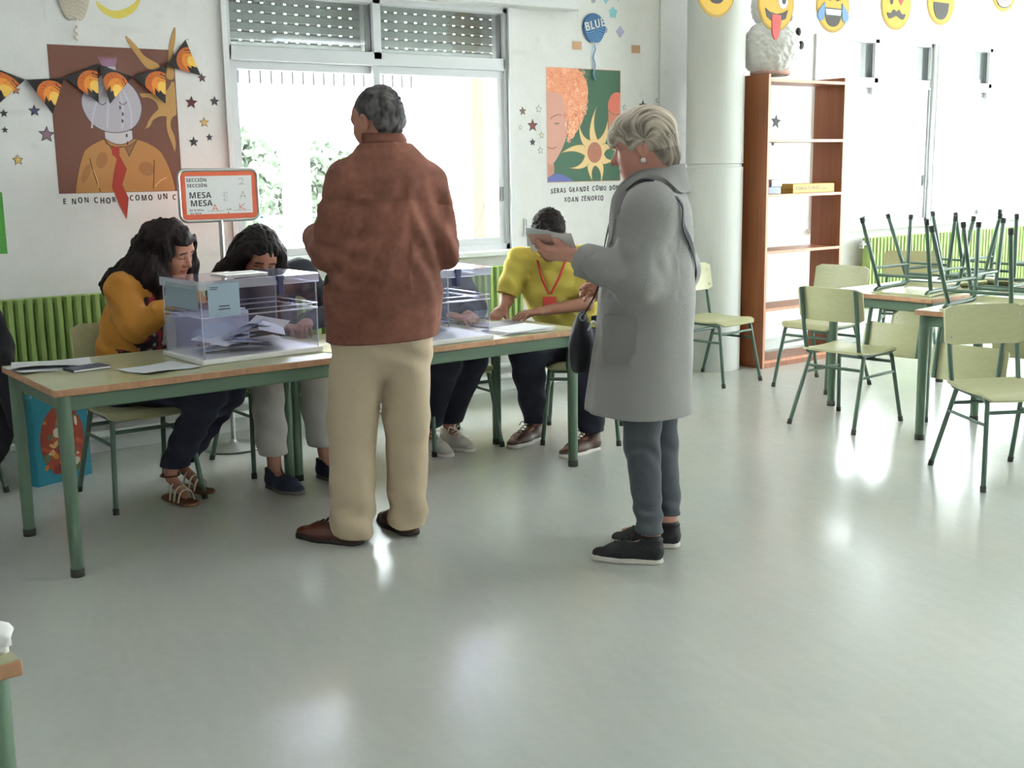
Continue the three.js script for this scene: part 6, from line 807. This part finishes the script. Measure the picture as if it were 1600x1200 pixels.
  const lb = std(0x4f382c, 0.5), so = std(0xcfcac2, 0.6), lc = std(0x2a201a, 0.6); lacedShoe(p, 'shoe', [-0.235, 0, -0.105], [-0.95, 0.3], 0.28, lb, so, { lace: lc, sole: 0.022 }); lacedShoe(p, 'shoe', [-0.145, 0, 0.275], [-0.99, 0.1], 0.28, lb, so, { lace: lc, sole: 0.022 });
  const L = thing('lanyard', 'red lanyard with a badge round the neck of the man in yellow', 'lanyard', [4.08, 0, -4.83]), red = std(0xb8352a, 0.6);
  const f = (d, l, y) => { const s = [n[2], 0, -n[0]]; return [-0.14 + n[0] * d + s[0] * l, y, -0.065 + n[2] * d + s[2] * l]; };
  for (const s of [-1, 1]) part(L, 'ribbon', tubeLine([V(...f(-0.02, s * 0.085, 1.03)), V(...f(0.085, s * 0.075, 0.97)), V(...f(0.142, s * 0.045, 0.88)), V(...f(0.168, s * 0.005, 0.8))], 0.0065, 6), red);
  part(L, 'badge', rbx(0.07, 0.09, 0.003, 0.001).rotateX(-0.3).rotateY(Math.atan2(n[0], n[2])).translate(...f(0.192, 0.0, 0.745)), red);
}
{ // seated person behind the man in brown, mostly hidden
  const p = person('seated person in navy clothes and white shoes hidden behind the man in brown', [3.4, -5.2]), n = [-0.1, 0, 1];
  const J = { front: n, head: [-0.1, 1.03, 0.1], neck: [-0.06, 0.93, 0.01], chest: [-0.02, 0.79, -0.03], waist: [0.02, 0.65, -0.08], pelvis: [0.02, 0.525, -0.09], shR: [-0.2, 0.88, 0.0], elR: [-0.24, 0.72, 0.13], wrR: [-0.1, 0.715, 0.28], shL: [0.13, 0.88, -0.02], elL: [0.16, 0.72, 0.12], wrL: [0.0, 0.715, 0.28], hipR: [-0.07, 0.525, -0.05], hipL: [0.1, 0.525, -0.05], knR: [-0.18, 0.49, 0.32], knL: [0.0, 0.485, 0.3], anR: [-0.14, 0.12, 0.1], anL: [0.0, 0.12, 0.08], toeR: [-0.15, 0.03, 0.22], toeL: [0.0, 0.03, 0.2] };
  const hm = frame(J.head, [-0.1, -0.5, 0.85], [0, 0.9, 0.4]);
  buildBody(p, J, 0xa8755f, { closed: true }, hm, { R: { dir: [0.4, -0.05, 0.9], back: [0, 1, 0] }, L: { dir: [-0.4, -0.05, 0.9], back: [0, 1, 0] } });
  part(p, 'hair', netMesh([ell([0, 0.036, -0.017], [0.086, 0.092, 0.104], 0.01), ell([0, -0.02, -0.06], [0.07, 0.07, 0.05], 0.03)], [-0.11, -0.12, -0.15], [0.11, 0.15, 0.12], 0.005, { warp: strands(80, 30, 60, 0.004), clip: (x, y, z) => Math.max(z - (0.03 + Math.max(0, y - 0.03) * 1.1), -0.08 - y), color: hairTone(0x1c1614, 0x3a2c26, 70, 30, 70) }).applyMatrix4(hm), hairMat(0.5));
  const T = [flat([-0.04, 0.84, -0.01], [-0.01, 0.76, -0.05], 0.14, 0.175, n, 0.72, 0.05), flat([-0.01, 0.76, -0.05], [0.02, 0.52, -0.09], 0.18, 0.19, n, 0.78, 0.05), flat(J.shR, J.shL, 0.066, 0.066, [0, 1, 0], 0.95, 0.06), cap(J.shR, J.elR, 0.068, 0.06, 0.05), cap(J.elR, [-0.12, 0.718, 0.24], 0.056, 0.046, 0.03), cap(J.shL, J.elL, 0.068, 0.06, 0.05), cap(J.elL, [0.02, 0.718, 0.24], 0.056, 0.046, 0.03)];
  part(p, 'sweater', netMesh(T, [-0.34, 0.44, -0.32], [0.3, 1.04, 0.36], 0.01, { clip: (x, y, z) => 0.5 - y, warp: folds(13, 0.007) }), cloth(0x232844, 0.9, 0.3, weave));
  part(p, 'trousers', netMesh(seatedLegs(J, [0.095, 0.082, 0.062], n, 0.16), [-0.32, 0.05, -0.28], [0.26, 0.72, 0.46], 0.01, { clip: (x, y, z) => 0.13 - y, warp: folds(14, 0.006) }), cloth(0x1a1e2c, 0.85, 0.2, weave));
  const w = std(0xd9d6d0, 0.6), so = std(0xeeeae4, 0.6); lacedShoe(p, 'sneaker', [-0.14, 0, 0.065], [-0.05, 1], 0.26, w, so, { lace: w, sole: 0.026 }); lacedShoe(p, 'sneaker', [0.0, 0, 0.045], [0, 1], 0.26, w, so, { lace: w, sole: 0.026 });
}
{ // black coat over the chair at the left edge
  const c = thing('black_coat', 'black coat hung over the chair at the left edge of the picture', 'coat', [1.13, 0, -5.3]), m = cloth(0x17181d, 0.85, 0.3, weave);
  part(c, 'coat_body', netMesh([flat([0, 0.77, -0.25], [0.0, 0.62, -0.25], 0.19, 0.2, [0, 0, 1], 0.25, 0.03), flat([0.02, 0.6, -0.26], [0.04, 0.3, -0.27], 0.2, 0.17, [0, 0, 1], 0.22, 0.04), cap([0.17, 0.66, -0.22], [0.2, 0.36, -0.17], 0.05, 0.04, 0.05), cap([-0.17, 0.66, -0.22], [-0.2, 0.36, -0.17], 0.05, 0.04, 0.05)], [-0.32, 0.12, -0.42], [0.32, 0.88, -0.06], 0.009, { warp: folds(12, 0.014) }), m);
  part(c, 'coat_lining', netMesh([flat([0.0, 0.775, -0.245], [0, 0.72, -0.245], 0.1, 0.12, [0, 0, 1], 0.3, 0.03)], [-0.2, 0.6, -0.35], [0.2, 0.9, -0.15], 0.009), cloth(0x2c2d33, 0.7));
}

scene.traverse((o) => { if (o.isMesh) { o.castShadow = true; o.receiveShadow = true; } });
renderer.render(scene, camera);
